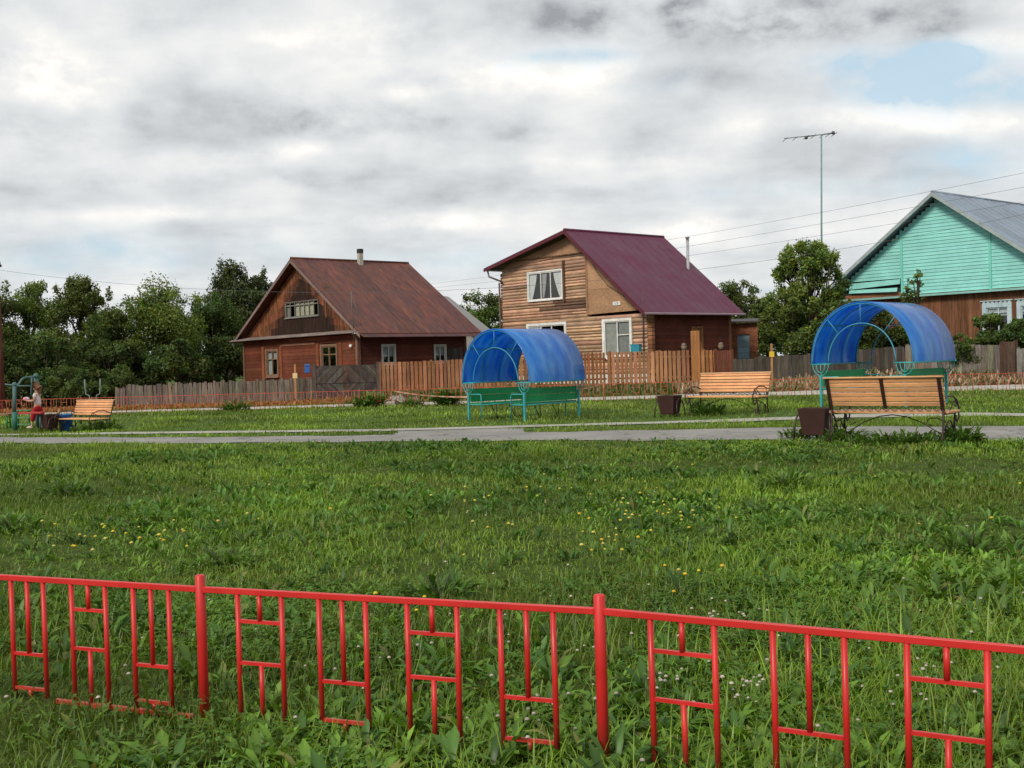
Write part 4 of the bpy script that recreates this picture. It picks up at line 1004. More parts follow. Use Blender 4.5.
# ---- mint house on the right
def house_mint():
    A = at(1065, 360, 46); zb = .5; t = thing('timber_house', 'mint green gabled house with grey roof at the right edge', 'house', (A.x, 46, 0), math.radians(-49))
    k = 46 / 52
    def S(x): return x * k
    def Z(z): return 1.3 + (z - 1.3) * k
    W = 12.6; x0, x1 = -11.9, .7; AX, AP = S(-5.95), Z(8.98); E = Z(4.12); sl = .715
    def rz(x): return AP - abs(x - AX) * sl - .1
    MI = (0.25, 0.60, 0.575)
    b = MB(facade_gable); b.prism([(AX - (AP - E) / sl, E), (AX + (AP - E) / sl, E), (AX, AP - .2)], -.3, -.2, (0.02, 0.03, 0.03)); z = E + .02
    lo, hi = S(-11.4), S(-7.98)
    while z < AP - .2:
        z1 = z + .15; hw = (AP - .1 - z1) / sl
        if hw < .05: break
        xa, xb = AX - hw, AX + hw
        for (p, q) in ((xa, min(xb, S(-7.98))), (max(xa, S(-7.98)), min(xb, S(-3.39))), (max(xa, S(-3.39)), xb)):
            if q - p < .05: continue
            if z < E + .75 and q <= S(-7.98) + .01:
                continue                               # boards have come off low on the left
            b.slab([(p, -.02, z), (q, -.02, z), (q, -.045, z1 - .006), (p, -.045, z1 - .006)], (0, -.02, 0), vary(MI, .05))
        z = z1
    for x in (S(-7.98), S(-3.39)): b.box(x - .05, x + .05, -.03, .012, E, rz(x), vary((0.17, 0.55, 0.47), .03))
    b.slab([(S(-11.3), 0, E + .42), (S(-8.1), .0, E + .52), (S(-8.1), -.03, E + .74), (S(-11.3), -.03, E + .70)], (0, -.02, 0), MI); b.slab([(S(-11.0), .05, E + .25), (S(-8.2), .12, E + .18), (S(-8.2), .05, E + .36), (S(-11.0), 0, E + .40)], (0, -.02, 0), tuple(q * .95 for q in MI))
    b.build('gable', 'mint', t)
    b = MB(facade_gable); b.box(S(-11.3), S(-8.0), -.12, -.08, E + .0, E + .17, (0.25, 0.11, 0.06)); b.build('exposed_boards', 'boardh', t)
    b = MB(facade_gable); BRN = (0.190, 0.088, 0.048)
    wins = [(S(-3.62), S(-2.57), Z(2.1), Z(3.25)), (S(-1.95), S(-.9), Z(2.1), Z(3.25))]; x = x0
    b.box(x0 + .02, x1, -.3, -.2, .3, E, (0.02, .012, .01))
    while x < x1:
        xe = min(x + random.uniform(.13, .17), x1); c = vary(BRN, .24); o_ = random.uniform(-.01, .006); hit = [w_ for w_ in wins if xe > w_[0] and x < w_[1]]
        if hit: b.box(x, xe - .006, -.2, o_, .35, hit[0][2], c); b.box(x, xe - .006, -.2, o_, hit[0][3], E, c)
        else: b.box(x, xe - .006, -.2, o_, .35, E, c)
        x = xe
    b.build('front_wall', 'boardv', t)
    b = MB(); b.box(x0, x1, 8.8, 9, .3, E, BRN); b.box(x1 - .2, x1, .3, 8.8, .3, E, BRN); b.box(x0, x0 + .2, .3, 8.8, .3, E, BRN); b.build('rear_wall', 'boardv', t)
    b = MB(facade_gable); b.slab([(x0 - .4, .34, E - .12), (x1 + .4, .34, E - .12), (x1 + .4, -.1, E - .02), (x0 - .4, -.1, E - .02)], (0, 0, .03), (0.22, 0.42, 0.40)); b.build('ledge', 'mint', t)
    for w_ in wins:
        window(t, facade_gable, *w_, (0.40, 0.52, 0.58), .17, [w_[0] + .52], [(w_[0], w_[1], w_[2] + .8)], .05, [(w_[0] + .05, w_[1] - .05, w_[3] - .35, w_[3] - .05, (.5, .5, .5), 0)], kind='carved')
    L0, L1 = -.5, 9.6; b = MB(); GRY = (0.23, 0.285, 0.36); run = 7.2
    for s in (-1, 1):
        n = 14
        for q in range(n):
            ya = L0 + (L1 - L0) * q / n; yb = L0 + (L1 - L0) * (q + 1) / n; xe, ze = AX + s * run, AP - run * sl
            b.slab([(AX, ya, AP), (xe, ya, ze), (xe, yb - .003, ze), (AX, yb - .003, AP)], (0, 0, .04 + random.uniform(0, .012)), vary(GRY, .09)); b.tube([(AX, yb, AP + .05), (xe, yb, ze + .05)], .025, GRY, 4)
    b.tube([(AX, L0, AP + .05), (AX, L1, AP + .05)], .06, GRY, 6); roof = b.build('roof', 'roofgrey', t)
    b = MB(facade_gable)
    for s in (-1, 1): b.prism([(AX, AP + .02), (AX + s * run, AP - run * sl + .02), (AX + s * run, AP - run * sl - .14), (AX, AP - .15)], -L0 + .003, -L0 + .03, (0.30, 0.36, 0.37))
    b.build('bargeboard', 'paint', roof)
    b = MB(); b.box(AX - 2.0, AX - 1.7, 3, 3.3, AP - 1.7, AP - .55, (.3, .27, .25)); b.build('chimney', 'brick', roof)
    return t
house_mint()

# ---- outbuildings
def shed_grey():
    A = at(476, 380, 66); t = thing('wooden_shed', 'small grey shed with pale roof behind the rusty house', 'shed', (A.x, 66, .1), math.radians(-14))
    b = MB(facade_gable); b.prism([(-5.2, 0), (0, 0), (0, 3.0), (-2.6, 5.1), (-5.2, 3.0)], -.2, 0, (0.30, 0.30, 0.29)); b.build('front_wall', 'grey', t)
    b = MB(); b.box(-.2, 0, .2, 3.4, 0, 3.0, (0.28, 0.28, 0.28)); b.box(-5.2, -5.0, .2, 3.4, 0, 3.0, (0.28, 0.28, 0.28)); b.box(-5.0, -.2, 3.2, 3.4, 0, 3.0, (.2, .2, .2)); b.build('side_wall', 'grey', t)
    b = MB()
    for xe in (-5.6, .4): b.slab([(-2.6, -.35, 5.28), (xe, -.35, 2.86), (xe, 3.6, 2.86), (-2.6, 3.6, 5.28)], (0, 0, .07), (0.30, 0.29, 0.28))
    roof = b.build('roof', 'roofgrey', t)
    b = MB(facade_gable); b.prism([(-2.6, 5.34), (.42, 2.9), (.42, 2.5), (-2.6, 4.95)], .353, .38, (0.24, 0.22, 0.21)); b.prism([(-2.6, 5.34), (-5.62, 2.9), (-5.62, 2.5), (-2.6, 4.95)], .353, .38, (0.24, 0.22, 0.21)); b.build('bargeboard', 'grey', roof)
shed_grey()
def shed_brick():
    A = at(758, 352, 62); t = thing('brick_shed', 'small brick shed with blue door beside the log house', 'shed', (A.x, 62, .3), math.radians(-12))
    b = MB(facade_gable); dr = (-1.08, -.42, .2, 2.15)
    z = 0; r_ = 0
    b.box(-2.58, -.02, -.3, -.2, 0, 2.75, (.2, .15, .12))
    while z < 2.75:
        z1 = z + .075
        for a, c in clip_rects(-2.6, 0, [dr], z, z1):
            k = a - (0.125 if r_ % 2 else 0)
            while k < c:
                e = k + .25; p, q = max(k, a), min(e - .012, c)
                if q - p > .02: b.box(p, q, -.2, random.uniform(-.004, .002), z, z1 - .012, vary((0.30, 0.12, 0.07), .25))
                k = e
        z = z1; r_ += 1
    b.build('front_wall', 'brick', t)
    b = MB(); b.box(-.2, 0, .2, 3, 0, 2.75, (.2, .08, .05)); b.box(-2.6, -2.4, .3, 3, 0, 2.75, (.2, .08, .05)); b.box(-2.4, -.2, 2.8, 3, 0, 2.75, (.2, .08, .05)); b.build('rear_wall', 'brick', t)
    b = MB(facade_gable); b.box(dr[0], dr[1], -.15, -.08, dr[2], dr[3], (0.18, 0.26, 0.32))
    for q in range(6): b.box(dr[0] + .05, dr[1] - .05, -.08, -.06, dr[2] + .1 + q * .3, dr[2] + .36 + q * .3, vary((0.21, 0.31, 0.38), .1))
    b.build('door', 'paint', t)
    b = MB(); b.slab([(-2.9, -.35, 2.8), (.3, -.35, 2.8), (.3, 3.3, 3.05), (-2.9, 3.3, 3.05)], (0, 0, .08), (0.06, 0.05, 0.05)); b.build('roof', 'roofgrey', t)
shed_brick()

# ------------------------------------------------------------------ fences along the far side of the street
def line_frame(t, a, b):
    d = (Vector(b) - Vector(a)); L = d.length; return L, math.atan2(d.y, d.x)
def board_fence(name, label, a, b, h0, h1, bw, gap, col, mat, pointed=False, posts=2.2, lean=0.01, jag=.02, rails=True, cat='fence', post_col=None, split=.5):
    L, rz_ = line_frame(None, a, b); z0 = min(gz(*a), gz(*b)); t = thing(name, label, cat, (a[0], a[1], z0), rz_)
    dz = gz(*b) - gz(*a); m = MB(); x = 0
    while x < L - .01:
        w_ = min(bw * random.uniform(.9, 1.1), L - x); k = x / L; g_ = dz * k + gz(*a) - z0; h = h0 + (h1 - h0) * k + random.uniform(-jag, jag); ln = random.uniform(-lean, lean); f_ = random.uniform(-.004, .004)
        c = vary(col, .28)
        if random.random() < .08: c = tuple(q * 1.5 for q in c)
        pl = [(x, g_ + .03), (x + w_ - gap, g_ + .03), (x + w_ - gap + ln, g_ + h)] + ([(x + (w_ - gap) / 2 + ln, g_ + h + bw * .35)] if pointed else []) + [(x + ln, g_ + h)]
        m.prism(pl, -.012 + f_, .012 + f_, c); x += w_
    m.build('board_panel', mat, t)
    if rails:
        for zf in (.2, .8):
            m = MB(); za = gz(*a) - z0 + h0 * zf; zb_ = gz(*b) - z0 + h1 * zf; m.slab([(0, .02, za), (L, .02, zb_), (L, .02, zb_ + .08), (0, .02, za + .08)], (0, .04, 0), tuple(q * .7 for q in col)); m.build('rail', mat, t)
    x = 0.05
    while x < L:
        k = x / L; m = MB(); m.box(x, x + .1, .062, .16, gz(*a) - z0 + dz * k - .2, gz(*a) - z0 + dz * k + h0 + (h1 - h0) * k + .04, post_col or tuple(q * .8 for q in col)); m.build('post', mat, t); x += posts
    return t
def xy(px, py, Y): p = at(px, py, Y); return (p.x, Y)
GREY = (0.145, 0.125, 0.105); PK = (0.31, 0.150, 0.078)
board_fence('paling_fence', 'old grey weathered paling fence left of the rusty house', xy(126, 400, 46.5), xy(317, 400, 45), .86, .93, .13, .018, GREY, 'grey', lean=.03, jag=.05, rails=True)
board_fence('paling_fence', 'short broken grey paling stub at the left end of the fence', xy(115, 400, 47), xy(125, 400, 46.8), .72, .78, .13, .025, GREY, 'grey', lean=.05, jag=.08, posts=.3)
board_fence('picket_fence', 'orange brown picket fence between the grey gate and the middle shelter', xy(378, 390, 49), xy(536, 390, 50), 1.36, 1.42, .175, .04, PK, 'picket', lean=.006, jag=.015)
board_fence('picket_fence', 'rust brown picket fence in front of the log house', xy(537, 386, 50.3), xy(607, 386, 50.4), 1.45, 1.45, .17, .06, (0.27, 0.10, 0.045), 'picket', pointed=True, lean=.006, jag=.015)
board_fence('picket_fence', 'orange picket fence at the log house corner up to the brown gate board', xy(608, 386, 50.4), xy(691, 384, 49.5), 1.50, 1.46, .19, .05, PK, 'picket', lean=.006, jag=.02)
board_fence('picket_fence', 'short run of pickets right of the brown gate board', xy(702, 384, 49.4), xy(716, 384, 49.3), 1.46, 1.44, .17, .045, (0.33, 0.15, 0.06), 'picket', lean=.006, jag=.02, posts=.5)
t = thing('fence_gate', 'tall plain brown board gate in the picket fence', 'gate', (*xy(692, 384, 49.45), .15)); b = MB()
for i in range(3): b.box(.0 + i * .125, .12 + i * .125, -.02, .02, .0, 2.3 + .0 * i, vary((0.36, 0.165, 0.065), .1))
b.build('board_panel', 'picket', t); b = MB(); b.box(.0, .375, .022, .06, .5, .6, (.25, .12, .05)); b.box(.0, .375, .022, .06, 1.7, 1.8, (.25, .12, .05)); b.build('rail', 'picket', t)
t = thing('board_partition', 'dark red brown closed panel ending the picket fence', 'fence', (*xy(716.5, 385, 49.2), .15)); b = MB()
for i in range(6): b.box(i * .115, i * .115 + .11, -.02, .02, 0, 1.42, vary((0.15, 0.055, 0.035), .15))
b.build('board_panel', 'picket', t); b = MB(); b.box(-.04, .0, -.05, .06, 0, 1.47, (.12, .05, .03)); b.box(.69, .75, -.05, .06, 0, 1.47, (.12, .05, .03)); b.build('post', 'picket', t)
board_fence('board_fence', 'dark grey yard fence behind the pickets beside the rusty house', xy(388, 380, 54), xy(463, 380, 53), 1.72, 1.95, .15, .01, (0.07, 0.06, 0.055), 'grey', posts=3)
# weathered double gate with slanted boards
def gate():
    a, b_ = xy(316, 397, 47), xy(377, 396, 47.2); L, rz_ = line_frame(None, a, b_); t = thing('yard_gate', 'weathered grey double gate with slanted boards beside the rusty house', 'gate', (a[0], a[1], -.06), rz_)
    H = 1.45
    for s in (0, 1):
        x0, x1 = s * L / 2 + .02, (s + 1) * L / 2 - .02; m = MB()
        n = 9
        for half in (0, 1):
            z0, z1 = half * H / 2 + .02, (half + 1) * H / 2
            # slanted boards clipped to the leaf: sweep parallel strips
            up = (s + half) % 2 == 0; w_ = x1 - x0; h_ = z1 - z0; tot = w_ + h_
            k = 0
            while k < tot:
                q = min(k + .135, tot)
                def edge(v):
                    pa = (min(v, w_), max(0, v - w_)); pb = (max(0, v - h_), min(v, h_)); return pa, pb
                (a0, b0), (a1, b1) = edge(k), edge(q - .012); pl = [a0, a1, b1, b0]
                if k < w_ < q: pl = [a0, (w_, 0), a1, b1, b0]
                if k < h_ < q: pl = pl[:-1] + [(0, h_), pl[-1]] if False else pl
                pts = [((x0 + u) if up else (x1 - u), z0 + v) for u, v in pl]; c = vary((0.080, 0.072, 0.068), .4)
                m.prism(pts, -.012 + random.uniform(-.004, .004), .012, c); k = q
        leaf = m.build('gate_leaf', 'grey', t)
        m = MB(); 
        for z in (.0, H / 2 - .04, H - .06): m.box(x0, x1, .022, .06, z, z + .08, (.07, .06, .055))
        m.build('gate_frame', 'grey', leaf)
    for x in (-.1, L): m = MB(); m.box(x, x + .12, -.03, .1, -.2, H + .12, (.10, .085, .075)); m.build('post', 'grey', t)
gate()
board_fence('board_fence', 'long grey weathered fence behind the right shelter', xy(733, 376, 47), xy(905, 373, 43.2), 1.02, 1.08, .16, .008, (0.072, 0.060, 0.052), 'grey', jag=.03)
board_fence('board_fence', 'pale grey weathered fence under the windows of the mint house', xy(906, 372, 43.2), xy(1007, 370, 42.6), 1.12, 1.16, .22, .008, (0.20, 0.18, 0.15), 'grey', jag=.02)
board_fence('board_partition', 'dark brown fence panel at the right edge before the mint house', xy(1000, 370, 42.2), xy(1016, 370, 42.1), 1.35, 1.4, .12, .008, (0.085, 0.05, 0.04), 'grey', jag=.02, posts=.5)
board_fence('board_partition', 'pale grey fence panel at the very right edge', xy(1017, 370, 42), xy(1080, 370, 42), 1.15, 1.2, .2, .008, (0.22, 0.21, 0.2), 'grey', jag=.02)

# posts, stakes, tape, rubble
def marker(label, px, py, Y, h, tagz, col):
    p = at(px, py, Y); z = gz(p.x, Y); t = thing('marker_stake', label, 'stake', (p.x, Y, z)); b = MB(); b.box(-.035, .035, -.025, .025, -.1, h, vary((0.45, 0.24, 0.11), .1)); b.build('stake', 'boardv', t)
    b = MB(); b.box(-.09, .09, -.05, -.026, tagz, tagz + .2, col); b.build('tag_plate', 'plastic', t)
marker('wooden stake with a yellow tag beside the grey fence', 772, 372, 42.0, 1.68, 1.2, (.62, .42, .04))
marker('wooden stake with a cream tag before the rusty house', 296, 400, 44.6, 1.5, .95, (.60, .48, .25))
t = thing('post_box', 'small blue box hanging on the grey paling fence', 'mailbox', (at(307.5, 369, 44.85).x, 44.85, at(307.5, 369, 44.85).z)); b = MB(); b.box(-.10, .10, -.08, .08, -.15, .14, (.02, .10, .34)); b.prism([(-.11, .14), (.11, .14), (.08, .19), (-.08, .19)], -.09, .09, (.03, .14, .40)); b.build('body', 'plastic', t, .01); b = MB(); b.box(-.08, .08, -.084, -.081, .08, .10, (.01, .02, .06)); b.build('slot', 'plastic', t)
p = at(603.5, 401, 36); t = thing('tape_stake', 'thin pale stake holding the end of the warning tape', 'stake', (p.x, 36, 0)); b = MB(); b.tube([(0, 0, -.05), (.01, 0, .62)], .018, (.5, .26, .14), 6); b.build('stake', 'boardv', t)
def tape(label, a, b_, sag):
    t_ = bpy.data.objects; m = MB(); n = 16; A_ = Vector(a); B_ = Vector(b_); pr = None
    for i in range(n + 1):
        k = i / n; q = A_.lerp(B_, k) - Vector((0, 0, sag * 4 * k * (1 - k))); tw = .03 * math.cos(k * 6)
        cur = [q + Vector((0, tw * .5, .016)), q - Vector((0, tw * .5, .016))]
        if pr: m.faces([pr[0], cur[0], cur[1], pr[1]], [(0, 1, 2, 3)], (.55, .20, .13) if i % 2 else (.58, .42, .34))
        pr = cur
    o = m.build('warning_tape', 'plastic'); tag(o, label, 'tape')
tape('red and white warning tape from the middle shelter to a stake', (at(552, 390, 27.3).x, 27.3, at(552, 390, 27.3).z), (p.x, 35.98, .6), .1)
tape('slanting pale warning tape before the orange picket fence', at(394, 391, 36.3), at(467, 397, 27.0), .05)
def rubble():
    p = at(398, 402, 39); t = thing('rubble_heap', 'low heap of grey and pale rubble by the street', 'rubble', (p.x, 38.8, 0)); b = MB()
    for i in range(16):
        x, y = random.gauss(0, .42), random.gauss(0, .22); s = random.uniform(.07, .19); m_ = Matrix.Rotation(random.uniform(0, 3), 3, Vector((random.random(), random.random(), random.random())).normalized()); z = max(.05, .26 - abs(x) * .3)
        vs = [Vector((x, y, z * random.uniform(.4, 1))) + m_ @ Vector((sx * s * random.uniform(.7, 1.1), sy * s * .8, sz * s * .6)) for sz in (-1, 1) for sy in (-1, 1) for sx in (-1, 1)]
        b.faces(vs, [(0, 2, 3, 1), (4, 5, 7, 6), (0, 1, 5, 4), (2, 6, 7, 3), (0, 4, 6, 2), (1, 3, 7, 5)], vary(random.choice([(.22, .19, .18), (.36, .33, .30), (.16, .12, .12)]), .2))
    b.build('stones', 'stone', t)
    p = at(384, 405.5, 38); t = thing('concrete_slab', 'pale concrete slab lying by the low railing', 'slab', (p.x, 38.1, 0), .1); b = MB(); b.box(-.45, .35, -.2, .2, .0, .14, (.42, .38, .33)); b.prism([(-.45, .14), (.1, .14), (0, .2), (-.3, .19)], -.15, .12, (.36, .32, .28)); b.build('block', 'stone', t, .02)
rubble()

# ------------------------------------------------------------------ aerial mast, flue, pole, power lines
p = at(824, 330, 62); zt = at(824, 134, 62).z; t = thing('aerial_mast', 'tall thin green television aerial mast above the trees', 'aerial', (p.x, 62, gz(p.x, 62)))
k = 62 / F_PX; b = MB(); h = zt - gz(p.x, 62); b.tube([(-.1, 0, 0), (0, 0, h * .6), (.12, 0, h)], [.06, .048, .036], (0.14, 0.26, 0.25), 8); b.build('mast', 'iron', t)
b = MB(); b.tube([(-35 * k, 0, h - .18), (15 * k, 0, h + .02)], .022, (.10, .11, .12), 6); b.tube([(-12 * k, 0, h - .12), (16 * k, .2, h + .1)], .018, (.10, .11, .12), 6); b.build('boom', 'iron', t)
b = MB()
for x in (-34, -24, -13, -6, 3, 9, 15): b.tube([(x * k, -.55, h - .1 + x * .004), (x * k, .55, h - .1 + x * .004)], .016, (.12, .13, .14), 5)
b.ball((-13 * k, 0, h - .16), .1, (.08, .08, .08)); b.ball((14 * k, 0, h + .05), .1, (.08, .08, .08)); b.build('elements', 'iron', t)
p = at(689, 300, 61); zt = at(689, 236, 61).z; t = thing('flue_pipe', 'thin pale metal flue rising behind the maroon roof', 'flue', (p.x, 61, .3)); b = MB(); b.tube([(0, 0, 0), (0, 0, zt - .55)], .08, (.34, .36, .38), 10); b.build('pipe', 'paint', t); b = MB(); b.lathe([(0, .30), (.12, .26), (.12, .2), (.09, .2), (.081, 0)], (0, 0, zt - .6), (.40, .42, .44), 10); b.build('cap', 'paint', t)
def pole(label, px, top, Y):
    p = at(px, top, Y); z0 = gz(p.x, Y); t = thing('utility_pole', label, 'pole', (p.x, Y, z0)); h = p.z - z0; b = MB(); b.tube([(0, 0, -.2), (0, 0, h * .5), (0, 0, h)], [.15, .125, .10], (.13, .05, .04), 10); b.build('shaft', 'bark', t)
    b = MB(); b.box(-.13, -.05, -.6, .6, h - .35, h - .25, (.10, .05, .04)); b.build('crossarm', 'bark', t)
    for x in (-.5, .5): b = MB(); b.lathe([(.015, -.1), (.02, 0), (.05, .02), (.055, .07), (.03, .12), (0, .13)], (-.09, x, h - .24), (.6, .6, .6), 8); b.build('insulator', 'plastic', t)
    return Vector((p.x, Y, p.z))
pl = pole('brown wooden utility pole at the left edge of the view', -4, 257, 46); pr = pole('wooden utility pole standing outside the right edge beyond the mint house', 1180, 140, 36)
def wire(label, pts):
    m = MB(); m.tube(pts, .007, (.09, .095, .10), 4); o = m.build('power_line', 'iron'); tag(o, label, 'power line', 'overhead power lines')
def span(label, A_, B_, via):
    """sagging wire through three photo-measured points"""
    pts = []; n = 30
    for i in range(n + 1):
        k = i / n; q = A_.lerp(B_, k); q.z -= via * 4 * k * (1 - k); pts.append(q)
    wire(label, pts)
pe = pl - Vector((-.5, .09, .12)); 
span('lowest overhead wire sagging from the left pole across to the mint house', pl + Vector((-.09, -.5, -.5)), at(1180, 178, 36), 2.05)
span('overhead wire rising to the right just above the mint house gable', at(430, 288, 90), at(1180, 175, 36.2), .35)
span('second highest overhead wire rising to the upper right', at(430, 284, 90), at(1180, 158, 36.1), .3)
span('highest overhead wire rising to the upper right past the aerial mast', at(520, 262, 90), at(1180, 141, 36), .3)

# ------------------------------------------------------------------ trees
def tree(name, label, px, base_y, Y, top, width, leaf, c, n=7000, trunk=.28, sprigs=8, gap=.35, group=None, cat='tree', lobes=26, dark=1.0, base_z=None, low=0.12, small=1.0):
    p = at(px, top, Y); z0 = gz(p.x, Y) if base_z is None else base_z; H = p.z - z0; R = width / 2 * Y / F_PX
    t = thing(name, label, cat, (p.x, Y, z0), random.uniform(0, 6), group)
    rs = np.random.default_rng(int(abs(px * 7 + Y)) + 3); b = MB(); br = (0.055, 0.042, 0.032); th = H * trunk
    b.tube([(0, 0, -.2), (R * .04, 0, th), (-R * .03, R * .03, H * .6), (0, 0, H * .88)], [.045 * H * .6, .034 * H * .6, .018 * H * .6, .02], br, 8)
    cz = H * (low + .5 * (1 - low)); hz = H * (1 - low) / 2; cl = []
    for i in range(lobes):
        d = rs.normal(0, 1, 3); d /= np.linalg.norm(d); rr = rs.uniform(.25, .92) ** .7
        taper = 1.0 - .35 * max(0, d[2]); q = np.array([d[0] * R * rr * taper, d[1] * R * rr * taper, cz + d[2] * hz * rr * .95])
        s = rs.uniform(.14, .32) * small * min(R, hz * 1.1); cl.append((q, np.array([s, s, s * rs.uniform(.7, 1.1)]), rs.uniform(.55, 1.3)))
        if i % 2 == 0:
            st = np.array([0, 0, max(.15 * H, q[2] - .28 * H)]); m_ = (st + q) / 2 + np.array([0, 0, .03 * H]); b.tube([tuple(st), tuple(m_), tuple(q)], [.011 * H, .007 * H, .012], br, 5)
    for i in range(sprigs):
        a = rs.uniform(0, 6.28); r_ = R * rs.uniform(.1, .75); ht = H * rs.uniform(.80, .97) - .25 * H * (r_ / R) ** 2; q = np.array([math.cos(a) * r_, math.sin(a) * r_, ht])
        cl.append((q, np.array([.07 * R + .06, .07 * R + .06, .055 * H * rs.uniform(.5, 1.2)]), rs.uniform(.8, 1.45))); b.tube([(q[0] * .7, q[1] * .7, q[2] - .25 * H), tuple(q + np.array([0, 0, .06 * H]))], [.02, .01], br, 4)
    b.build('trunk', 'bark', t)
    vol = np.array([np.prod(s) ** .66 for _, s, _ in cl]); cnt = np.maximum(12, (n * 1.45 * vol / vol.sum()).astype(int)); Vs, Cs = [], []
    for (q, s, br_), k in zip(cl, cnt):
        d = rs.normal(0, 1, (k, 3)); d /= np.linalg.norm(d, axis=1)[:, None]; r_ = rs.uniform(gap * .4, 1.12, k) ** .55; P = q + d * r_[:, None] * s + rs.normal(0, .20 * s[0], (k, 3))
        sz = leaf * .78 * rs.uniform(.5, 1.25, k)
        nrm = d * .55 + rs.normal(0, .6, (k, 3)) + np.array([0, 0, .45]); nrm /= np.linalg.norm(nrm, axis=1)[:, None]
        u = np.cross(nrm, rs.normal(0, 1, (k, 3))); u /= np.linalg.norm(u, axis=1)[:, None]; v = np.cross(nrm, u)
        Vs.append(np.stack([P - u * sz[:, None], P + v * sz[:, None] * .5, P + u * sz[:, None] + nrm * sz[:, None] * .15, P - v * sz[:, None] * .5], 1))
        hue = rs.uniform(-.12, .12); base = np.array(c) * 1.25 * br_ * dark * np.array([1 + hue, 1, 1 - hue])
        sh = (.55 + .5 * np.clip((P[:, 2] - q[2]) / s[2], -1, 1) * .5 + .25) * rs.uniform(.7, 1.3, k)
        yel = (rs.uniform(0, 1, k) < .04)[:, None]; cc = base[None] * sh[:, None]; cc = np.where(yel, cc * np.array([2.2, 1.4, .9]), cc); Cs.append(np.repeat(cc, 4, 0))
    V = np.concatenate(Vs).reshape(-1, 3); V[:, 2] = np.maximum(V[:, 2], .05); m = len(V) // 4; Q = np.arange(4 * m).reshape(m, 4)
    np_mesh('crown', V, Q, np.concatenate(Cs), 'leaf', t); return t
DG = (0.085, 0.122, 0.030); MG = (0.108, 0.160, 0.034); CG = (0.062, 0.098, 0.026)
T = tree
T('broadleaf_tree', 'dark tree at the far left edge behind the exercise post', -14, 0, 58, 290, 90, .11, DG, 9000, low=.05)
T('broadleaf_tree', 'round topped tree second from left with sky above', 26, 0, 60, 276, 86, .11, MG, 12000, low=.05, sprigs=16, lobes=44)
T('broadleaf_tree', 'tree with ragged upright shoots left of the group centre', 80, 0, 58, 271, 74, .11, (0.092, 0.122, 0.030), 11000, low=.05, sprigs=26, lobes=40)
T('broadleaf_tree', 'low spreading tree above the small far left bench', 108, 0, 54, 308, 84, .11, (0.062, 0.094, 0.022), 9500, low=.03, lobes=40, sprigs=14)
T('broadleaf_tree', 'bright green broad tree left of the rusty house', 158, 0, 60, 280, 106, .11, MG, 14000, low=.05, sprigs=26, lobes=56)
T('broadleaf_tree', 'full green tree just left of the rusty house gable', 208, 0, 66, 290, 84, .12, (0.055, 0.094, 0.024), 12000, low=.05, sprigs=18, lobes=46)
T('bush', 'dark bush beside the left corner of the rusty house', 226, 0, 62.5, 334, 62, .12, CG, 6500, low=.0, cat='bush', sprigs=6)
T('bush', 'dark undergrowth bush over the grey paling fence', 176, 0, 53, 338, 100, .11, CG, 8500, low=.0, cat='bush', sprigs=8)
T('bush', 'dark bush behind the small far left bench', 118, 0, 52, 338, 96, .11, CG, 8500, low=.0, cat='bush', sprigs=8)
T('bush', 'dark bush behind the child at far left', 46, 0, 51, 333, 104, .11, CG, 9000, low=.0, cat='bush', sprigs=8)
T('bush', 'dark bush at the left edge behind the exercise machine', -20, 0, 50, 343, 90, .11, CG, 6000, low=.0, cat='bush', sprigs=5)
T('bush', 'low dark bush between the exercise machine and the small bench', 70, 0, 48.5, 366, 70, .09, CG, 5000, low=-.1, cat='bush', sprigs=4, lobes=34)
T('bush', 'low dark bush at the left end of the grey paling stub', 112, 0, 48.5, 368, 60, .09, CG, 4500, low=-.1, cat='bush', sprigs=4, lobes=34)
T('bush', 'low dark bush behind the green stool at the left edge', 14, 0, 48.5, 366, 80, .09, CG, 5000, low=-.1, cat='bush', sprigs=4, lobes=34)
T('poplar_tree', 'tall rounded far tree left of the rusty roof', 228, 0, 95, 256, 60, .16, (0.075, 0.100, 0.040), 13000, low=.12, sprigs=10, lobes=56, small=1.25)
T('poplar_tree', 'tall far tree touching the left slope of the rusty roof', 258, 0, 96, 262, 50, .16, (0.070, 0.095, 0.038), 10000, low=.12, sprigs=10, lobes=46, small=1.25)
T('broadleaf_tree', 'green tree between the rusty house and the log house', 481, 0, 84, 287, 62, .15, (0.078, 0.120, 0.028), 9000, low=.02, sprigs=10, lobes=44)
T('broadleaf_tree', 'dull green tree right behind the maroon roof', 737, 0, 78, 277, 60, .14, (0.080, 0.108, 0.030), 9000, low=.03, sprigs=14, lobes=40)
T('broadleaf_tree', 'sparse dark tree between the brick shed and the tall tree', 766, 0, 70, 294, 50, .13, DG, 7000, low=.05, sprigs=12, lobes=34)
T('maple_tree', 'tall open tree with yellowing leaves beside the mint house', 808, 0, 50, 238, 102, .10, (0.112, 0.170, 0.036), 12500, low=.08, sprigs=60, lobes=96, trunk=.3, small=.42)
T('bush', 'bush at the foot of the tall tree left of the right shelter', 792, 0, 48.5, 283, 78, .10, (0.10, 0.145, 0.034), 9000, low=.0, cat='bush', sprigs=8)
T('bush', 'leafy bush behind the right shelter opening', 872, 0, 45.2, 306, 70, .10, (0.058, 0.090, 0.022), 8000, low=.0, cat='bush', sprigs=10)
T('bush', 'bush at the left corner of the mint house', 842, 0, 47, 298, 60, .10, DG, 7000, low=.0, cat='bush', sprigs=10)
T('bush', 'green bush covering the left window of the mint house', 990, 0, 43.6, 312, 50, .09, (0.072, 0.12, 0.03), 6500, low=.0, cat='bush', sprigs=14, small=.8)
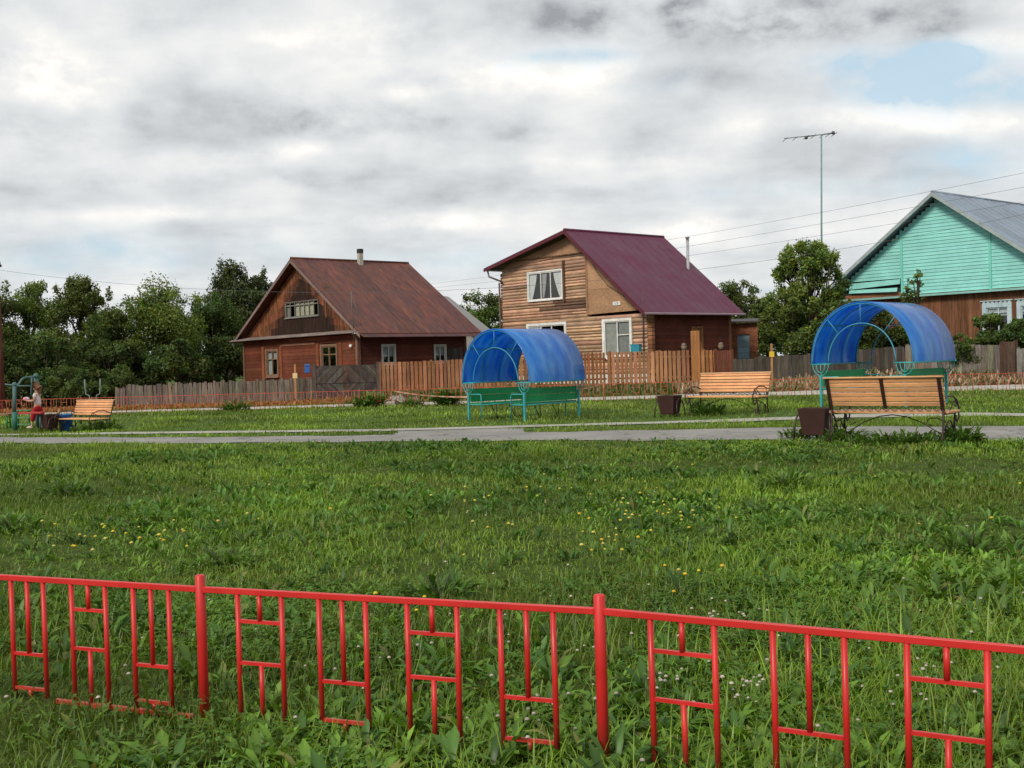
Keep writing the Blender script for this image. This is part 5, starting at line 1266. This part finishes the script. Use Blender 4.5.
T('bush', 'green bush at the right edge before the mint house', 1024, 0, 43.4, 316, 46, .09, (0.072, 0.12, 0.03), 5500, low=.0, cat='bush', sprigs=10, small=.8)
T('bush', 'low bush drooping over the pale fence', 958, 0, 43.1, 334, 40, .08, (0.075, 0.115, 0.03), 4500, low=.0, cat='bush', sprigs=8)
T('sapling', 'thin sapling standing before the mint gable', 917, 0, 44.4, 262, 15, .08, (0.095, 0.15, 0.035), 330, low=.5, cat='tree', sprigs=0, lobes=16, small=1.5)
T('sapling', 'shorter thin sapling left of the one before the mint gable', 906, 0, 44.6, 274, 12, .08, (0.095, 0.15, 0.035), 230, low=.5, cat='tree', sprigs=0, lobes=13, small=1.5)
# a far wood that closes the horizon behind the houses
def far_wood():
    n = 26000; X = RNG.uniform(-190, 190, n); Y = 210 + RNG.uniform(0, 25, n) + 20 * np.sin(X * .02); hmax = 5.5 + 2.0 * np.sin(X * .13) + 1.5 * np.sin(X * .41 + 1) + 1.0 * np.sin(X * 1.1)
    Z = hmax * fill(n) ** .7; P = np.stack([X, Y, Z], 1); s = .55 * (.6 + .8 * fill(n)); d = RNG.normal(0, 1, (n, 3)); d /= np.linalg.norm(d, axis=1)[:, None]; u = np.cross(d, RNG.normal(0, 1, (n, 3))); u /= np.linalg.norm(u, axis=1)[:, None]; v = np.cross(d, u)
    V = np.stack([P - u * s[:, None], P + v * s[:, None] * .6, P + u * s[:, None], P - v * s[:, None] * .6], 1).reshape(-1, 3)
    C = np.repeat(np.array([[.05, .075, .04]]) * (.5 + .8 * fill(n))[:, None], 4, 0); tag(np_mesh('far_wood', V, np.arange(4 * n).reshape(n, 4), C, 'leaf'), 'distant belt of trees closing the horizon', 'wood', kind='stuff')
far_wood()

# ------------------------------------------------------------------ exercise equipment and child at the far left
EQ = (0.075, 0.145, 0.145)
def K(px, py, Y=29.0): return at(px, py, Y)
o = K(15, 428, 28.6); o.z = 0; t = thing('exercise_machine', 'grey green outdoor pull-down exercise machine with a red seat board', 'exercise machine', tuple(o))
def rel(px, py, Y=28.6): return at(px, py, Y) - o
b = MB(); b.tube([(0, 0, 0), (0, 0, .45)], .062, (0.04, 0.15, 0.12), 10); b.tube([(0, 0, .45), tuple(rel(14.5, 384.5))], .047, EQ, 10); b.ball(tuple(rel(14.5, 384.5)), .062, EQ); b.build('main_post', 'paint', t)
b = MB(); q = rel(36, 376, 29.4); b.tube([(q.x, q.y, 0), tuple(q)], .055, EQ, 10); b.ball(tuple(q), .075, (.06, .15, .13)); b.build('rear_post', 'paint', t)
b = MB(); b.tube([rel(16, 386), rel(19, 384), rel(22, 379, 28.8), rel(25, 377.6, 29), rel(32, 377, 29.2), rel(36, 376.5, 29.4)], .028, EQ, 8); b.build('top_arm', 'paint', t)
b = MB(); b.tube([rel(5, 384.3), rel(10, 384.8), rel(20, 386), rel(30, 385.8)], .02, (.09, .16, .16), 8); b.build('handle_bar', 'paint', t)
b = MB(); b.tube([rel(31.7, 377.5, 29.1), rel(31.2, 396, 29.1)], .022, EQ, 6); b.build('pull_rod', 'paint', t)
b = MB(); a0 = rel(16, 414.5); a1 = rel(41, 413.8, 28.7); b.slab([a0, a1, a1 + Vector((0, .26, 0)), a0 + Vector((0, .26, 0))], (0, 0, .045), (.42, .06, .05)); b.build('seat_board', 'paint', t, .01)
b = MB(); b.tube([rel(40, 415, 28.8), (rel(40, 415, 28.8).x, .2, 0)], .025, EQ, 6); b.build('seat_leg', 'paint', t)
p = K(24, 426, 29.6); t = thing('step_stand', 'green stepped metal stand behind the exercise post', 'exercise step', (p.x, 29.6, 0)); b = MB()
for x in (-.14, .14): b.tube([(x, 0, 0), (x, 0, .46)], .022, (.03, .20, .07), 6)
b.build('frame', 'paint', t); b = MB()
for z in (.08, .25, .44): b.box(-.2, .2, -.1, .1, z, z + .03, (.10, .24, .12))
b.build('treads', 'paint', t)
p = K(2, 425, 29.8); t = thing('stool', 'green framed stool with brown top at the left edge', 'stool', (p.x, 29.8, 0)); b = MB(); b.box(-.22, .22, -.15, .15, .33, .37, (.24, .14, .08)); b.build('seat', 'boardh', t)
for x in (-.17, .17): b = MB(); b.tube([(x, -.1, 0), (x, -.1, .33)], .022, (.03, .22, .06), 6); b.tube([(x, .1, 0), (x, .1, .33)], .022, (.03, .22, .06), 6); b.tube([(x, -.1, .15), (x, .1, .15)], .016, (.03, .22, .06), 6); b.build('leg', 'paint', t)
p = K(94, 425, 31); o2 = Vector((p.x, 31, 0)); t = thing('air_walker', 'exercise walker with two hooked grey handles behind the far left bench', 'exercise machine', tuple(o2))
for s in (-1, 1):
    b = MB(); b.tube([(s * .21, 0, 1.20), (s * .205, 0, .98), (s * .19, 0, .80), (s * .10, 0, .76), (s * .09, 0, .70), (s * .09, 0, .1)], .015, (.20, .25, .25), 8); b.build('handle', 'paint', t)
    b = MB(); b.box(s * .09 - .07, s * .09 + .07, -.18, .12, .1, .13, (.08, .09, .09)); b.build('foot_plate', 'paint', t)
b = MB(); b.tube([(-.35, 0, .62), (.35, 0, .62)], .028, EQ, 8); b.build('axle', 'paint', t)
for s in (-1, 1): b = MB(); b.tube([(s * .35, 0, .64), (s * .35, 0, 0)], .03, EQ, 8); b.build('post', 'paint', t)

def skinned(name, joints, edges, mat, parent, col, sub=2, rootv=0):
    """one continuous surface grown over a jointed skeleton"""
    me = bpy.data.meshes.new(name); me.from_pydata([j[0] for j in joints], edges, []); ob = link(bpy.data.objects.new(name, me), parent)
    m_ = ob.modifiers.new('skin', 'SKIN'); m_.use_smooth_shade = True; s_ = ob.modifiers.new('sub', 'SUBSURF'); s_.levels = sub; s_.render_levels = sub
    for i, j in enumerate(joints):
        r_ = j[1] if isinstance(j[1], tuple) else (j[1], j[1]); d_ = me.skin_vertices[0].data[i]; d_.radius = r_; d_.use_root = (i == rootv)
    dg = bpy.context.evaluated_depsgraph_get(); ev = bpy.data.meshes.new_from_object(ob.evaluated_get(dg)); ob.modifiers.clear(); ob.data = ev; ev.name = name
    a = ev.color_attributes.get('Col') or ev.color_attributes.new('Col', 'FLOAT_COLOR', 'CORNER')
    a.data.foreach_set('color', [*col, 1.0] * len(ev.loops))
    ev.materials.clear(); ev.materials.append(MAT[mat]); ev.polygons.foreach_set('use_smooth', [True] * len(ev.polygons)); return ob
def child():
    p = K(38.5, 428, 29.2); t = thing('person', 'child in white top and red trousers walking left and carrying a pink bundle', 'person', (p.x, 29.2, 0), 0)
    SK = (0.52, 0.30, 0.22)         # walks towards -x
    J = []; E = []
    def add(pt, r, par=None):
        J.append((pt, r)); 
        if par is not None: E.append((par, len(J) - 1))
        return len(J) - 1
    pel = add((0, 0, .58), (.085, .075)); ab = add((0, 0, .68), (.075, .07), pel); ch = add((-.01, 0, .80), (.088, .075), ab); nk = add((-.012, 0, .905), .034, ch); hd0 = add((-.02, 0, .955), .05, nk); hd1 = add((-.022, 0, 1.03), (.076, .072), hd0); hd2 = add((-.015, 0, 1.10), .058, hd1)
    add((-.098, 0, 1.015), .012, hd1)                                                                                   # nose
    for s in (-1, 1):
        hip = add((0, s * .06, .555), .07, pel); fw = -.11 if s < 0 else .13
        kn = add((fw * .75 - .02, s * .06, .31), .043, hip); an = add((fw * 1.25, s * .06, .07), .028, kn); hl = add((fw * 1.25 - .02, s * .06, .035), .028, an); add((fw * 1.25 - .12, s * .06, .025), .022, hl)
        sh = add((-.005, s * .115, .855), .042, ch); el = add((-.06 - .02 * s, s * .135, .70), .031, sh); wr = add((-.19, s * .075, .70), .023, el); pm = add((-.23, s * .06, .71), (.026, .016), wr)
        for k in range(4): f1 = add((-.262 - .004 * (k in (1, 2)), s * (.075 - .017 * k), .715), .0085, pm); f2 = add((-.285, s * (.070 - .017 * k), .735), .007, f1); add((-.275, s * (.068 - .016 * k), .752), .006, f2)
        th = add((-.232, s * .085, .735), .009, pm); add((-.245, s * .088, .758), .0075, th)
    skinned('body', J, E, 'skin', t, SK)
    S = [((0, 0, .55), (.108, .10)), ((0, 0, .68), (.092, .086)), ((-.01, 0, .80), (.104, .090)), ((-.012, 0, .872), (.06, .06))]; e = [(0, 1), (1, 2), (2, 3)]
    for s in (-1, 1): S += [((-.005, s * .12, .853), .056), ((-.035, s * .135, .775), .052)]; i = len(S); e += [(2, i - 2), (i - 2, i - 1)]
    skinned('shirt', S, e, 'cloth', t, (0.70, 0.66, 0.68))
    R_ = [((0, 0, .60), (.105, .096)), ((0, 0, .54), (.10, .095))]; e = [(0, 1)]
    for s in (-1, 1):
        fw = -.11 if s < 0 else .13; R_ += [((.0 + fw * .1, s * .06, .50), .085), ((fw * .75 - .02, s * .06, .31), .066), ((fw * 1.05, s * .06, .17), .056)]; i = len(R_); e += [(1, i - 3), (i - 3, i - 2), (i - 2, i - 1)]
    skinned('trousers', R_, e, 'cloth', t, (0.42, 0.022, 0.035))
    H_ = [((.005, 0, 1.085), (.085, .08)), ((.045, 0, 1.02), (.062, .074)), ((.062, 0, .94), (.042, .066)), ((.066, 0, .86), (.022, .045)), ((-.045, 0, 1.12), (.032, .05))]
    skinned('hair', H_, [(0, 1), (1, 2), (2, 3), (0, 4)], 'hair', t, (0.16, 0.07, 0.04))
    for s in (-1, 1):
        b = MB(); b.ball((-.093, s * .028, 1.036), .0085, (.02, .015, .015), 8, 6); b.build('eye', 'plastic', t)
        fw = -.11 if s < 0 else .13; b = MB(); b.ball((fw * 1.25 - .055, s * .06, .03), (.085, .035, .035), (.62, .55, .5), 10, 6); b.build('shoe', 'cloth', t)
    b = MB(); b.ball((-.097, 0, .985), (.006, .018, .005), (.35, .08, .08), 8, 4); b.build('mouth', 'skin', t)
    B_ = [((-.27, -.1, .735), (.09, .075)), ((-.29, .0, .77), (.105, .08)), ((-.27, .1, .745), (.09, .07)), ((-.38, -.02, .76), (.07, .06))]
    o_ = skinned('bundle', B_, [(0, 1), (1, 2), (1, 3)], 'cloth', None, (0.66, 0.34, 0.44)); o_.location = (p.x, 29.2, 0); tag(o_, 'pink and white cloth bundle carried by the child', 'bundle')
    m = len(o_.data.polygons); a = o_.data.color_attributes['Col']; cols = []
    for pg in o_.data.polygons:
        cc = (.68, .60, .62) if math.sin(pg.center.y * 30 + pg.center.x * 18) > .2 else (.62, .24, .36); cols += [*cc, 1.0] * pg.loop_total
    a.data.foreach_set('color', cols)
child()

# ------------------------------------------------------------------ render settings
sc.render.engine = 'CYCLES'
sc.view_settings.view_transform = 'Standard'; sc.view_settings.look = 'None'; sc.view_settings.exposure = 0; sc.view_settings.gamma = 1
sc.cycles.use_denoising = True; sc.cycles.use_adaptive_sampling = True; sc.cycles.adaptive_threshold = 0.02
sc.cycles.max_bounces = 4; sc.cycles.diffuse_bounces = 2; sc.cycles.transparent_max_bounces = 6; sc.cycles.glossy_bounces = 2; sc.cycles.transmission_bounces = 2
sc.cycles.caustics_reflective = False; sc.cycles.caustics_refractive = False
